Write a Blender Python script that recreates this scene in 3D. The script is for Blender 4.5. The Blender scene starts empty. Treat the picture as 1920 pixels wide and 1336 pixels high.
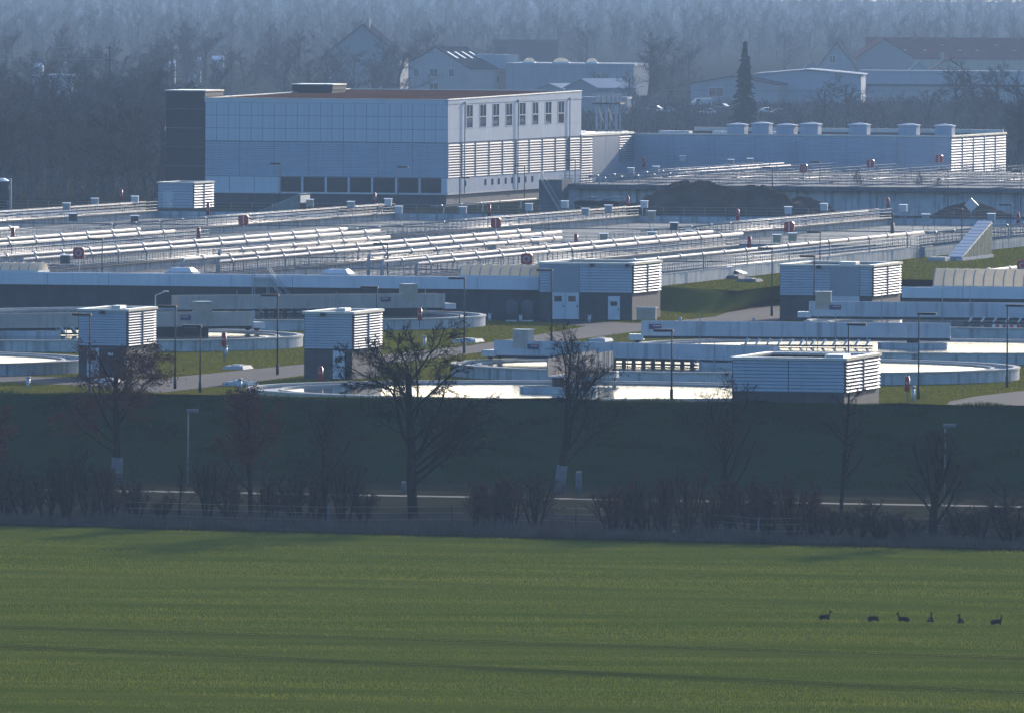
import bpy, bmesh, math, random
import numpy as np
from mathutils import Vector, Matrix

random.seed(7)
sc = bpy.context.scene
COL = sc.collection
R = math.radians

# ------------------------------------------------------------------ camera, sky, sun, exposure
CAM_H = 32.7                      # camera height above the yard of the plant (m)
FPX = 27000.0                     # focal length in pixels of a 1920 px wide frame
PITCH = math.atan((668 + 60) / FPX)
ROLL = 0.0065
CAMY = -1100.0
CAM = Vector((0, CAMY, CAM_H))
CAM_ROT = Matrix.Rotation(math.pi / 2 - PITCH, 3, 'X') @ Matrix.Rotation(ROLL, 3, 'Z')
cd = bpy.data.cameras.new('camera'); cam = bpy.data.objects.new('camera', cd); COL.objects.link(cam)
cam.matrix_world = Matrix.Translation(CAM) @ CAM_ROT.to_4x4()
cd.sensor_width = 36.0; cd.lens = FPX / 1920 * 36.0
cd.clip_start = 1.0; cd.clip_end = 40000
sc.camera = cam

SUN_AZ, SUN_EL = R(17), R(12.5)   # azimuth right of the view direction, height
SDIR = Vector((math.sin(SUN_AZ) * math.cos(SUN_EL), math.cos(SUN_AZ) * math.cos(SUN_EL), math.sin(SUN_EL)))
world = bpy.data.worlds.new('World'); sc.world = world; world.use_nodes = True
wn = world.node_tree; bgn = wn.nodes['Background']
sky = wn.nodes.new('ShaderNodeTexSky'); sky.sky_type = 'NISHITA'; sky.sun_disc = False
sky.sun_elevation = SUN_EL; sky.sun_rotation = SUN_AZ
sky.air_density = 1.0; sky.dust_density = 3.0; sky.ozone_density = 5.5; sky.altitude = 100
wn.links.new(sky.outputs[0], bgn.inputs['Color']); bgn.inputs['Strength'].default_value = 0.15
sl = bpy.data.lights.new('sun', 'SUN'); sun = bpy.data.objects.new('sun', sl); COL.objects.link(sun)
sl.energy = 2.6; sl.angle = R(0.55); sl.color = (1.0, 0.87, 0.74)
sun.rotation_euler = SDIR.to_track_quat('Z', 'Y').to_euler()
sc.view_settings.view_transform = 'Standard'; sc.view_settings.look = 'None'
sc.view_settings.exposure = 0.88; sc.view_settings.gamma = 1.0
sc.view_settings.use_curve_mapping = False
HAZE = 0.75e-4                     # even density of the winter haze (1/m)
sc.cycles.max_bounces = 6; sc.cycles.volume_bounces = 0
sc.cycles.use_denoising = True

# ------------------------------------------------------------------ geometry of the place
TH = math.atan(5400 / FPX)        # the plant's long axis points this far right of the view
UX = Vector((math.sin(TH), math.cos(TH), 0)); WX = Vector((math.cos(TH), -math.sin(TH), 0))

def ray(px, py):
    return CAM_ROT @ Vector(((px - 960) / FPX, -(py - 668) / FPX, -1.0))
def G(px, py, z=0.0):
    """point of the plane at height z that is seen at photo pixel (px, py)"""
    d = ray(px, py); t = (z - CAM_H) / d.z
    return CAM + d * t
def proj(p):
    q = CAM_ROT.transposed() @ (Vector(p) - CAM)
    return (960 + FPX * q.x / -q.z, 668 - FPX * q.y / -q.z)
def loc(p):                       # world -> plant frame (w to the right, u into the depth)
    return (p.dot(WX), p.dot(UX))
def L(px, py, z=0.0):
    return loc(G(px, py, z))
def wp(w, u, z=0.0):              # plant frame -> world
    q = WX * w + UX * u; return Vector((q.x, q.y, z))
def bis(fn, a, b):
    fa = fn(a)
    for _ in range(60):
        m = (a + b) / 2; fm = fn(m)
        if (fm > 0) == (fa > 0): a, fa = m, fm
        else: b = m
    return (a + b) / 2
def u_at(px, w, z, u0, span=900):  # u where the line (w, ., z) crosses photo column px
    return bis(lambda u: proj(wp(w, u, z))[0] - px, u0 - 5, u0 + span)
def w_at(px, u, z):
    return bis(lambda w: proj(wp(w, u, z))[0] - px, -600, 600)
def z_at(w, u, py):
    return bis(lambda z: proj(wp(w, u, z))[1] - py, -20, 120)

# ------------------------------------------------------------------ mesh builder
class MB:
    def __init__(s): s.v = []; s.f = []
    def add(s, vs, fs):
        o = len(s.v); s.v.extend(tuple(v) for v in vs); s.f.extend(tuple(i + o for i in f) for f in fs); return s
    def box(s, x0, x1, y0, y1, z0, z1):
        return s.add([(x0,y0,z0),(x1,y0,z0),(x1,y1,z0),(x0,y1,z0),(x0,y0,z1),(x1,y0,z1),(x1,y1,z1),(x0,y1,z1)],
                     [(0,3,2,1),(4,5,6,7),(0,1,5,4),(1,2,6,5),(2,3,7,6),(3,0,4,7)])
    def tube(s, p0, p1, r0, r1=None, n=6, cap=True):
        r1 = r0 if r1 is None else r1
        p0 = Vector(p0); p1 = Vector(p1); d = (p1 - p0)
        if d.length < 1e-6: return s
        d.normalize(); a = d.orthogonal().normalized(); b = d.cross(a)
        vs = []
        for p, r in ((p0, r0), (p1, r1)):
            for i in range(n):
                t = 2 * math.pi * i / n; vs.append(p + a * (r * math.cos(t)) + b * (r * math.sin(t)))
        fs = [(i, (i+1) % n, n + (i+1) % n, n + i) for i in range(n)]
        if cap: fs += [tuple(range(n-1, -1, -1)), tuple(range(n, 2*n))]
        return s.add(vs, fs)
    def path(s, pts, r, n=8):
        """round pipe along points with mitred joints"""
        pts = [Vector(p) for p in pts]; rings = []
        for i, p in enumerate(pts):
            d = (pts[min(i+1, len(pts)-1)] - pts[max(i-1, 0)]).normalized()
            up = Vector((0, 0, 1)) if abs(d.z) < .9 else Vector((1, 0, 0))
            a = d.cross(up).normalized(); b = a.cross(d)
            if i and a.dot(rings[-1][1]) < 0: a = -a; b = -b
            rings.append((p, a, b))
        vs = []
        for p, a, b in rings:
            for k in range(n):
                t = 2 * math.pi * k / n; vs.append(p + a * (r * math.cos(t)) + b * (r * math.sin(t)))
        fs = []
        for i in range(len(pts)-1):
            for k in range(n): fs.append((i*n+k, i*n+(k+1) % n, (i+1)*n+(k+1) % n, (i+1)*n+k))
        fs += [tuple(range(n-1, -1, -1)), tuple(range((len(pts)-1)*n, len(pts)*n))]
        return s.add(vs, fs)
    def prism(s, poly, z0, z1):
        n = len(poly)
        vs = [(x, y, z0) for x, y in poly] + [(x, y, z1) for x, y in poly]
        return s.add(vs, [tuple(range(n-1, -1, -1)), tuple(range(n, 2*n))] + [(i, (i+1) % n, n+(i+1) % n, n+i) for i in range(n)])
    def extr(s, prof, ax, a0, a1):
        """extrude a profile [(o, z)] along axis 'x' or 'y'"""
        n = len(prof)
        def P(a, o, z): return (a, o, z) if ax == 'x' else (o, a, z)
        vs = [P(a0, o, z) for o, z in prof] + [P(a1, o, z) for o, z in prof]
        return s.add(vs, [tuple(range(n-1, -1, -1)), tuple(range(n, 2*n))] + [(i, (i+1) % n, n+(i+1) % n, n+i) for i in range(n)])
    def ring(s, r0, r1, z0, z1, n=96, a0=0, a1=2*math.pi, cx=0, cy=0):
        full = abs(a1 - a0 - 2*math.pi) < 1e-6; m = n if full else n + 1
        vs = []
        for i in range(m):
            t = a0 + (a1 - a0) * i / n; c, q = math.cos(t), math.sin(t)
            vs += [(cx+r0*c, cy+r0*q, z0), (cx+r1*c, cy+r1*q, z0), (cx+r1*c, cy+r1*q, z1), (cx+r0*c, cy+r0*q, z1)]
        fs = []
        for i in range(n):
            j = (i + 1) % m
            for k in range(4): fs.append((4*i+k, 4*i+(k+1) % 4, 4*j+(k+1) % 4, 4*j+k))
        return s.add(vs, fs)
    def disc(s, r, z, n=96):
        return s.add([(r*math.cos(2*math.pi*i/n), r*math.sin(2*math.pi*i/n), z) for i in range(n)], [tuple(range(n))])
    def ball(s, c, rx, ry, rz, n=10, m=6):
        vs = [(c[0], c[1], c[2]-rz)]
        for j in range(1, m):
            p = -math.pi/2 + math.pi*j/m
            for i in range(n):
                t = 2*math.pi*i/n; vs.append((c[0]+rx*math.cos(p)*math.cos(t), c[1]+ry*math.cos(p)*math.sin(t), c[2]+rz*math.sin(p)))
        vs.append((c[0], c[1], c[2]+rz)); fs = []
        for i in range(n): fs.append((0, 1+(i+1) % n, 1+i))
        for j in range(m-2):
            for i in range(n): a = 1+j*n; fs.append((a+i, a+(i+1) % n, a+n+(i+1) % n, a+n+i))
        a = 1+(m-2)*n; e = len(vs)-1
        for i in range(n): fs.append((a+i, a+(i+1) % n, e))
        return s.add(vs, fs)
    def mesh(s, name, mat, smooth=False):
        me = bpy.data.meshes.new(name); me.from_pydata(s.v, [], s.f)
        bm = bmesh.new(); bm.from_mesh(me); bmesh.ops.recalc_face_normals(bm, faces=bm.faces); bm.to_mesh(me); bm.free()
        if mat: me.materials.append(M[mat] if isinstance(mat, str) else mat)
        if smooth:
            me.polygons.foreach_set('use_smooth', [True]*len(me.polygons))
        return me
    def build(s, name, mat, parent=None, smooth=False):
        o = bpy.data.objects.new(name, s.mesh(name, mat, smooth)); COL.objects.link(o)
        if parent is not None: o.parent = parent
        return o

def tag(o, label, cat, group=None):
    o['label'] = label; o['category'] = cat
    if group: o['group'] = group
    return o
def struct(o): o['kind'] = 'structure'; return o
def stuff(o): o['kind'] = 'stuff'; return o
def thing(name, label, cat, w, u, z=0.0, rot=0.0, group=None):
    o = bpy.data.objects.new(name, None); COL.objects.link(o)
    o.location = wp(w, u, z); o.rotation_euler = (0, 0, -TH + rot); o.empty_display_size = .5
    return tag(o, label, cat, group)
def thing_w(name, label, cat, p, rz=0.0, group=None):
    o = bpy.data.objects.new(name, None); COL.objects.link(o)
    o.location = p; o.rotation_euler = (0, 0, rz); o.empty_display_size = .5
    return tag(o, label, cat, group)
def inst(name, me, parent=None, loc_=(0, 0, 0), rz=0.0, scale=None):
    o = bpy.data.objects.new(name, me); COL.objects.link(o)
    if parent is not None: o.parent = parent
    o.location = loc_; o.rotation_euler = (0, 0, rz)
    if scale: o.scale = scale
    return o
def copy_tree(o, label=None, parent=None):
    c = o.copy(); COL.objects.link(c); c.parent = parent
    if label: c['label'] = label
    for ch in list(o.children): copy_tree(ch, None, c)
    return c

# ------------------------------------------------------------------ materials
M = {}
def mat(name, col, rough=.6, metal=0.0, var=.12, scale=1.5, bump=0.0, bscale=20, streak=0.0, spec=.5, stretch=None, col2=None, detail=4.0, coord='Object'):
    m = bpy.data.materials.new(name); m.use_nodes = True; M[name] = m
    nt = m.node_tree; b = nt.nodes['Principled BSDF']
    b.inputs['Roughness'].default_value = rough; b.inputs['Metallic'].default_value = metal
    b.inputs['Specular IOR Level'].default_value = spec
    tc = nt.nodes.new('ShaderNodeTexCoord'); mp = nt.nodes.new('ShaderNodeMapping')
    nt.links.new(tc.outputs[coord], mp.inputs[0])
    if stretch: mp.inputs['Scale'].default_value = stretch
    nz = nt.nodes.new('ShaderNodeTexNoise'); nz.inputs['Scale'].default_value = scale; nz.inputs['Detail'].default_value = detail
    nt.links.new(mp.outputs[0], nz.inputs['Vector'])
    mx = nt.nodes.new('ShaderNodeMix'); mx.data_type = 'RGBA'
    c2 = col2 if col2 else tuple(max(0, c * (1 + var)) for c in col)
    c1 = col if col2 else tuple(c * (1 - var) for c in col)
    mx.inputs[6].default_value = (*c1, 1); mx.inputs[7].default_value = (*c2, 1)
    rp = nt.nodes.new('ShaderNodeMapRange'); rp.inputs[1].default_value = .3; rp.inputs[2].default_value = .7
    nt.links.new(nz.outputs[0], rp.inputs[0]); nt.links.new(rp.outputs[0], mx.inputs[0])
    out = mx.outputs[2]
    if streak:
        mp2 = nt.nodes.new('ShaderNodeMapping'); mp2.inputs['Scale'].default_value = (1.6, 1.6, .12)
        nt.links.new(tc.outputs['Object'], mp2.inputs[0])
        n2 = nt.nodes.new('ShaderNodeTexNoise'); n2.inputs['Scale'].default_value = 1.0; n2.inputs['Detail'].default_value = 3
        nt.links.new(mp2.outputs[0], n2.inputs['Vector'])
        r2 = nt.nodes.new('ShaderNodeMapRange'); r2.inputs[1].default_value = .52; r2.inputs[2].default_value = .72
        r2.inputs[3].default_value = 1.0; r2.inputs[4].default_value = 1.0 - streak
        nt.links.new(n2.outputs[0], r2.inputs[0])
        m2 = nt.nodes.new('ShaderNodeMix'); m2.data_type = 'RGBA'; m2.blend_type = 'MULTIPLY'; m2.inputs[0].default_value = 1
        nt.links.new(out, m2.inputs[6]); nt.links.new(r2.outputs[0], m2.inputs[7]); out = m2.outputs[2]
    nt.links.new(out, b.inputs['Base Color'])
    if bump:
        n3 = nt.nodes.new('ShaderNodeTexNoise'); n3.inputs['Scale'].default_value = bscale; n3.inputs['Detail'].default_value = 3
        nt.links.new(mp.outputs[0], n3.inputs['Vector'])
        bp = nt.nodes.new('ShaderNodeBump'); bp.inputs['Strength'].default_value = bump; bp.inputs['Distance'].default_value = .05
        nt.links.new(n3.outputs[0], bp.inputs['Height']); nt.links.new(bp.outputs[0], b.inputs['Normal'])
    return m
mat('cladding', (.66, .69, .72), .65, .0, .06, .25, streak=.06, spec=.05)
mat('cladding_ribbed', (.48, .53, .60), .6, .0, .08, .3, streak=.08, spec=.08)
mat('parapet_white', (.68, .72, .78), .6, 0, .06, .3, streak=.10, spec=.08)
mat('asphalt_shaded', (.035, .034, .037), .95, 0, .2, .4, spec=0.0)  # dark tone stands in for the shade lying on the road
mat('panel_grey', (.34, .37, .41), .6, 0, .06, .5, spec=.1)
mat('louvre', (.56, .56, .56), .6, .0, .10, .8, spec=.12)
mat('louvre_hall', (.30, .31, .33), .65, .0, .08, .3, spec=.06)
mat('louvre_backing', (.07, .08, .10), .8, 0, .1, .8, spec=.1)
mat('joint', (.24, .26, .29), .8, 0, .1, 1, spec=.05)
mat('dark_wall', (.018, .022, .030), .65, 0, .15, .6, spec=.2)
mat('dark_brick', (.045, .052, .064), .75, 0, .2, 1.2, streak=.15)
mat('tan_brick', (.26, .235, .20), .8, 0, .12, 1.5, streak=.1)
mat('white_door', (.62, .66, .70), .45, 0, .05, 1, streak=.1)
mat('roof_metal', (.55, .56, .57), .3, .5, .06, .5)
mat('sedum', (.095, .050, .034), .95, 0, .35, .12, col2=(.155, .085, .058), spec=0.0)
mat('concrete', (.54, .56, .57), .85, 0, .16, .7, streak=.6, spec=.05)
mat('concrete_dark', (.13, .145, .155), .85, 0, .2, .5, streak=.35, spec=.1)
mat('concrete_rim', (.46, .45, .42), .75, 0, .14, .8, spec=.25)
mat('bridge_panel', (.58, .60, .62), .7, 0, .08, .6, streak=.35, spec=.08)
mat('bridge_grey', (.27, .26, .25), .75, 0, .12, .5, streak=.3, spec=.05)  # darker grey-tan panels for the bridge of the nearest tank
mat('tank_dull', (.10, .11, .125), .7, 0, .1, 1, spec=.1)
mat('bridge_tan', (.52, .46, .39), .7, 0, .1, .6, streak=.25, spec=.1)
mat('galv', (.42, .44, .46), .55, .15, .1, 2, spec=.2)
mat('rail_steel', (.24, .25, .27), .55, .15, .1, 2, spec=.3)
mat('pipe_steel', (.43, .41, .395), .6, .0, .15, .25, spec=.03)
mat('dark_metal', (.022, .024, .028), .5, .2, .2, 2)
mat('black_rubber', (.012, .012, .013), .7, 0, .2, 3)
mat('white_metal', (.60, .61, .62), .4, .3, .08, 2)
mat('cabinet', (.40, .41, .42), .5, .1, .1, 2)
mat('tan_cabinet', (.50, .42, .32), .7, 0, .12, 2, spec=.05)
mat('red_paint', (.42, .025, .03), .35, 0, .12, 3)
mat('blue_plate', (.05, .06, .17), .5, 0, .1, 6)
mat('red_plate', (.26, .04, .07), .5, 0, .1, 6)
mat('letter_white', (.72, .72, .72), .5, 0, .03, 3)
mat('glass_dark', (.025, .032, .042), .08, 0, .2, .6)
mat('glass_blue', (.20, .30, .40), .45, 0, .12, .6, spec=.15)
mat('glass_green', (.16, .23, .23), .2, 0, .2, .5)
mat('asphalt', (.034, .040, .056), .95, 0, .18, .35, spec=.05)
mat('road_pale', (.065, .063, .066), .8, 0, .3, .3, spec=.06)
mat('soil', (.085, .064, .050), .95, 0, .4, .4, spec=0.0)
mat('twig_dark', (.024, .020, .020), .9, 0, .25, 1.5, spec=0.0)
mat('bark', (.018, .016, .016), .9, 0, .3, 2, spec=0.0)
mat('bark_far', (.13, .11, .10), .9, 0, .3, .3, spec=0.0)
mat('twig', (.065, .046, .040), .9, 0, .25, 1.5, spec=0.0)
mat('twig_red', (.13, .046, .040), .9, 0, .3, 1.5, spec=0.0)
mat('whitewash', (.17, .17, .175), .9, 0, .25, 3, spec=0.0)
mat('lamp_grey', (.20, .21, .22), .7, 0, .1, 2, spec=.05)
mat('brown_leaf', (.16, .050, .036), .85, 0, .45, 1.2, spec=0.0)
mat('dry_grass', (.15, .115, .095), .9, 0, .3, .6, spec=0.0)
mat('needles', (.030, .045, .036), .8, 0, .4, .8, spec=0.0)
mat('shrub_green', (.035, .05, .025), .9, 0, .35, .5)
mat('fur', (.016, .014, .014), .9, 0, .25, 12, spec=0.0)
mat('fur_pale', (.10, .09, .08), .9, 0, .2, 12)
mat('render_white', (.36, .37, .38), .9, 0, .08, .3, streak=.15, spec=0.0)
mat('render_cream', (.44, .40, .29), .8, 0, .06, .4, streak=.1)
mat('render_grey', (.26, .28, .29), .8, 0, .06, .4)
mat('brick_orange', (.30, .17, .10), .85, 0, .15, .8)
mat('roof_dark', (.050, .055, .065), .9, 0, .12, .6, spec=0.0)
mat('roof_red', (.20, .045, .038), .9, 0, .18, .5, spec=.05)
mat('roof_sheet', (.36, .41, .46), .7, 0, .06, .2, spec=.05)
mat('car_white', (.62, .63, .65), .25, 0, .02, 1)
mat('car_silver', (.36, .38, .41), .25, .5, .02, 1)
mat('car_red', (.16, .02, .02), .25, 0, .02, 1)
mat('cable', (.30, .27, .22), .4, .7, .1, 1)

def grass_mat(name, c1, c2, c3, s1, s2, stretch=None, rough=.95, bump=.0, spec=0.0):
    m = bpy.data.materials.new(name); m.use_nodes = True; M[name] = m
    nt = m.node_tree; b = nt.nodes['Principled BSDF']; b.inputs['Roughness'].default_value = rough
    b.inputs['Specular IOR Level'].default_value = spec
    tc = nt.nodes.new('ShaderNodeTexCoord'); mp = nt.nodes.new('ShaderNodeMapping')
    nt.links.new(tc.outputs['Object'], mp.inputs[0])
    if stretch: mp.inputs['Scale'].default_value = stretch[0]; mp.inputs['Rotation'].default_value = (0, 0, stretch[1])
    n1 = nt.nodes.new('ShaderNodeTexNoise'); n1.inputs['Scale'].default_value = s1; n1.inputs['Detail'].default_value = 5
    n2 = nt.nodes.new('ShaderNodeTexNoise'); n2.inputs['Scale'].default_value = s2; n2.inputs['Detail'].default_value = 6; n2.inputs['Roughness'].default_value = .7
    nt.links.new(mp.outputs[0], n1.inputs['Vector']); nt.links.new(mp.outputs[0], n2.inputs['Vector'])
    def rng(n, lo, hi):
        r = nt.nodes.new('ShaderNodeMapRange'); r.inputs[1].default_value = lo; r.inputs[2].default_value = hi
        nt.links.new(n.outputs[0], r.inputs[0]); return r
    x1 = nt.nodes.new('ShaderNodeMix'); x1.data_type = 'RGBA'; x1.inputs[6].default_value = (*c1, 1); x1.inputs[7].default_value = (*c2, 1)
    nt.links.new(rng(n1, .35, .65).outputs[0], x1.inputs[0])
    x2 = nt.nodes.new('ShaderNodeMix'); x2.data_type = 'RGBA'; x2.inputs[7].default_value = (*c3, 1)
    rr = rng(n2, .45, .75); rr.inputs[4].default_value = .75
    nt.links.new(rr.outputs[0], x2.inputs[0]); nt.links.new(x1.outputs[2], x2.inputs[6])
    nt.links.new(x2.outputs[2], b.inputs['Base Color'])
    if bump:
        bp = nt.nodes.new('ShaderNodeBump'); bp.inputs['Strength'].default_value = bump; bp.inputs['Distance'].default_value = .3
        nt.links.new(n2.outputs[0], bp.inputs['Height']); nt.links.new(bp.outputs[0], b.inputs['Normal'])
    return m
grass_mat('grass', (.10, .108, .014), (.12, .115, .018), (.075, .088, .012), .06, .7)
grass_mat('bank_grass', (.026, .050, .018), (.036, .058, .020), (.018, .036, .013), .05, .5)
grass_mat('verge', (.042, .040, .024), (.060, .052, .032), (.026, .030, .016), .12, .9)
grass_mat('far_ground', (.030, .034, .018), (.040, .038, .022), (.032, .028, .022), .01, .08)
# young wheat: rows run along the direction of the tramlines
m_ = grass_mat('wheat', (.088, .116, .014), (.125, .14, .022), (.062, .092, .012), .30, .9, stretch=((.05, .62, 1), R(3.0)))

def water_mat(name, col, rough, bump, scale, stretch=(1, 1, 1), spec=.5):
    m = bpy.data.materials.new(name); m.use_nodes = True; M[name] = m
    nt = m.node_tree; b = nt.nodes['Principled BSDF']
    b.inputs['Base Color'].default_value = (*col, 1); b.inputs['Roughness'].default_value = rough; b.inputs['IOR'].default_value = 1.33; b.inputs['Specular IOR Level'].default_value = spec
    tc = nt.nodes.new('ShaderNodeTexCoord'); mp = nt.nodes.new('ShaderNodeMapping'); mp.inputs['Scale'].default_value = stretch
    nt.links.new(tc.outputs['Object'], mp.inputs[0])
    nz = nt.nodes.new('ShaderNodeTexNoise'); nz.inputs['Scale'].default_value = scale; nz.inputs['Detail'].default_value = 2
    nt.links.new(mp.outputs[0], nz.inputs['Vector'])
    bp = nt.nodes.new('ShaderNodeBump'); bp.inputs['Strength'].default_value = bump; bp.inputs['Distance'].default_value = .15
    nt.links.new(nz.outputs[0], bp.inputs['Height']); nt.links.new(bp.outputs[0], b.inputs['Normal'])
water_mat('water', (.03, .04, .045), .06, .12, 1.6)
water_mat('water_basin', (.06, .066, .06), .55, 1.0, 1.5, spec=.2)

def blade_mat(name, d1, d2, t1, t2, scale, stretch=None, mixf=.5):
    """thin leaves: diffuse front, light passing through from behind"""
    m = bpy.data.materials.new(name); m.use_nodes = True; M[name] = m; nt = m.node_tree; nt.nodes.clear()
    out = nt.nodes.new('ShaderNodeOutputMaterial'); mx = nt.nodes.new('ShaderNodeMixShader'); mx.inputs[0].default_value = mixf
    df = nt.nodes.new('ShaderNodeBsdfDiffuse'); tr = nt.nodes.new('ShaderNodeBsdfTranslucent')
    tc = nt.nodes.new('ShaderNodeTexCoord'); mp = nt.nodes.new('ShaderNodeMapping'); nt.links.new(tc.outputs['Object'], mp.inputs[0])
    if stretch: mp.inputs['Scale'].default_value = stretch[0]; mp.inputs['Rotation'].default_value = (0, 0, stretch[1])
    nz = nt.nodes.new('ShaderNodeTexNoise'); nz.inputs['Scale'].default_value = scale; nz.inputs['Detail'].default_value = 6; nz.inputs['Roughness'].default_value = .65
    nt.links.new(mp.outputs[0], nz.inputs['Vector'])
    rp = nt.nodes.new('ShaderNodeMapRange'); rp.inputs[1].default_value = .32; rp.inputs[2].default_value = .68; nt.links.new(nz.outputs[0], rp.inputs[0])
    for sh, a, b in ((df, d1, d2), (tr, t1, t2)):
        x = nt.nodes.new('ShaderNodeMix'); x.data_type = 'RGBA'; x.inputs[6].default_value = (*a, 1); x.inputs[7].default_value = (*b, 1)
        nt.links.new(rp.outputs[0], x.inputs[0]); nt.links.new(x.outputs[2], sh.inputs['Color'])
    nt.links.new(df.outputs[0], mx.inputs[1]); nt.links.new(tr.outputs[0], mx.inputs[2]); nt.links.new(mx.outputs[0], out.inputs['Surface'])
blade_mat('wheat_blade', (.050, .080, .011), (.105, .122, .022), (.092, .130, .011), (.178, .190, .026), .30, ((.06, .62, 1), R(3.0)))
blade_mat('lawn_blade', (.075, .085, .012), (.115, .11, .02), (.13, .14, .010), (.20, .185, .02), .25)
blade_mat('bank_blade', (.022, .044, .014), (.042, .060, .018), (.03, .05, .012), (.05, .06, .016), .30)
blade_mat('polycarb', (.80, .70, .56), (.84, .74, .60), (.97, .88, .72), (.99, .91, .76), .8, None, .82)
# ------------------------------------------------------------------ terrain
ZF, ZC = -4.5, 1.3
def lin(x0, y0, x1, y1, z):
    a = G(x0, y0, z); b = G(x1, y1, z); k = (b.y - a.y) / (b.x - a.x)
    return lambda x: a.y + k * (x - a.x)
f_edge = lin(0, 984, 1920, 1031, ZF)
f_bot = lin(0, 897, 1920, 925, ZF)
f_crest = lin(0, 737, 1920, 762, ZC)
XS = [-3000, -600, -200] + [i * 4.0 for i in range(-25, 26)] + [200, 600, 3000]
rng = random.Random(3)
def strip(name, rows, m, wob=0.0):
    """sheet through rows of (y-function, z)"""
    mb = MB(); n = len(XS)
    for ri, (fy, z) in enumerate(rows):
        for x in XS: mb.v.append((x, fy(x), z + (.14 * math.sin(x * .21 + .7) + .10 * math.sin(x * .53) + .06 * math.sin(x * 1.13 + 2) if z == ZC and abs(x) < 110 else 0) + (rng.uniform(-wob, wob) if abs(x) < 150 and 0 < ri < len(rows) - 1 else (-.02 if ri == 0 and wob else 0))))
    for r in range(len(rows) - 1):
        for i in range(n - 1): mb.f.append((r*n+i, r*n+i+1, (r+1)*n+i+1, (r+1)*n+i))
    return struct(mb.build(name, m, smooth=True))
strip('verge', [(lambda x: f_edge(x) - .6, ZF - .3), (f_edge, ZF + .12), (lambda x: f_bot(x) * .5 + f_edge(x) * .5, ZF + .12), (lambda x: f_bot(x) + 5, ZF + .12)], 'verge')
rows = []
for k in range(13):
    t = k / 12.0; s = t
    rows.append((lambda x, t=t: f_bot(x) * (1 - t) + f_crest(x) * t, ZF + .12 + (ZC - ZF - .12) * s))
strip('bank', rows, 'bank_grass', .10)
# yard of the plant: from the crest of the bank down to z = 0 and on to the horizon
strip('ground', [(f_crest, ZC), (lambda x: f_crest(x) + 2.5, ZC - .03), (lambda x: f_crest(x) + 9, 0.25), (lambda x: f_crest(x) + 13, 0.0),
                 (lambda x: 100, 0), (lambda x: 600, 0)], 'grass')
mb = MB(); mb.add([(-3000, 600, 0), (3000, 600, 0), (3000, 14000, 0), (-3000, 14000, 0)], [(0, 1, 2, 3)])
struct(mb.build('far_ground', 'far_ground'))

# field of young wheat, gently ridged along the drilling direction
a = G(0, 1180, ZF); b = G(1920, 1238, ZF); KF = (b.y - a.y) / (b.x - a.x)
ts = list(np.arange(-560, -130, .75)); ts = [-1200, -1000, -800, -650] + ts
xs = [-2500, -800, -200] + [i * 6.0 for i in range(-14, 15)] + [200, 800, 2500]
ph = [rng.uniform(0, 6.28) for _ in range(8)]
mb = MB(); n = len(xs)
for t in ts:
    for x in xs:
        h = 0
        if t > -600:
            h = .03 * math.sin(t / 2.1 + ph[0] + .6 * math.sin(x * .011 + ph[1])) + .022 * math.sin(t / 5.3 + ph[2] + .5 * math.sin(x * .017)) \
                + .03 * math.sin(t / 11.7 + ph[3] + x * .004) + .02 * math.sin(x * .21 + t * .37)
        mb.v.append((x, t + KF * x, ZF + h * .75))
for r in range(len(ts) - 1):
    for i in range(n - 1): mb.f.append((r*n+i, r*n+i+1, (r+1)*n+i+1, (r+1)*n+i))
struct(mb.build('field', 'wheat', smooth=True))
# tramlines: bare wheel tracks in the wheat, each a pair of shallow ruts
mat('bare_track', (.030, .032, .016), .95, 0, .3, .6, spec=0.0)
TRAM = []
def tramline(name, x0, y0, x1, y1):
    fy = lin(x0, y0, x1, y1, ZF); mb = MB(); TRAM.append(fy)
    for off in (0, 1.8):
        o = len(mb.v); k = 0
        for i in range(-90, 91):
            x = i * 1.0; jw = rng.uniform(-.08, .08)
            y = fy(x) + off
            mb.v += [(x, y - .26 + jw, ZF + .115), (x, y + .26 + jw, ZF + .115)]; k += 1
        for i in range(k - 1): mb.f.append((o+2*i, o+2*i+2, o+2*i+3, o+2*i+1))
    return struct(mb.build(name, 'bare_track'))
tramline('wheel_track', 0, 1179, 1920, 1238)
tramline('wheel_track', 0, 1214, 1920, 1303)

def ribbon(name, fa, fb, z, m, x0=-120, x1=120, step=3, wob=0.0):
    mb = MB(); k = 0; x = x0
    while x <= x1:
        mb.v += [(x, fa(x) + rng.uniform(-wob, wob), z), (x, fb(x) + rng.uniform(-wob, wob), z)]; k += 1; x += step
    for i in range(k - 1): mb.f.append((2*i, 2*i+2, 2*i+3, 2*i+1))
    return struct(mb.build(name, m))
f_road = lin(215, 921, 1920, 951, ZF + .12)
ribbon('footpath', f_road, lambda x: f_road(x) + 2.6, ZF + .14, 'road_pale')
f_lane = lin(0, 955, 1920, 985, ZF + .12)
ribbon('road', f_lane, lambda x: f_lane(x) + 6.0, ZF + .13, 'asphalt_shaded')
mb = MB()   # kerb between the lane and the strip of grass
for x in range(-100, 100, 4):
    pass
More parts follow.
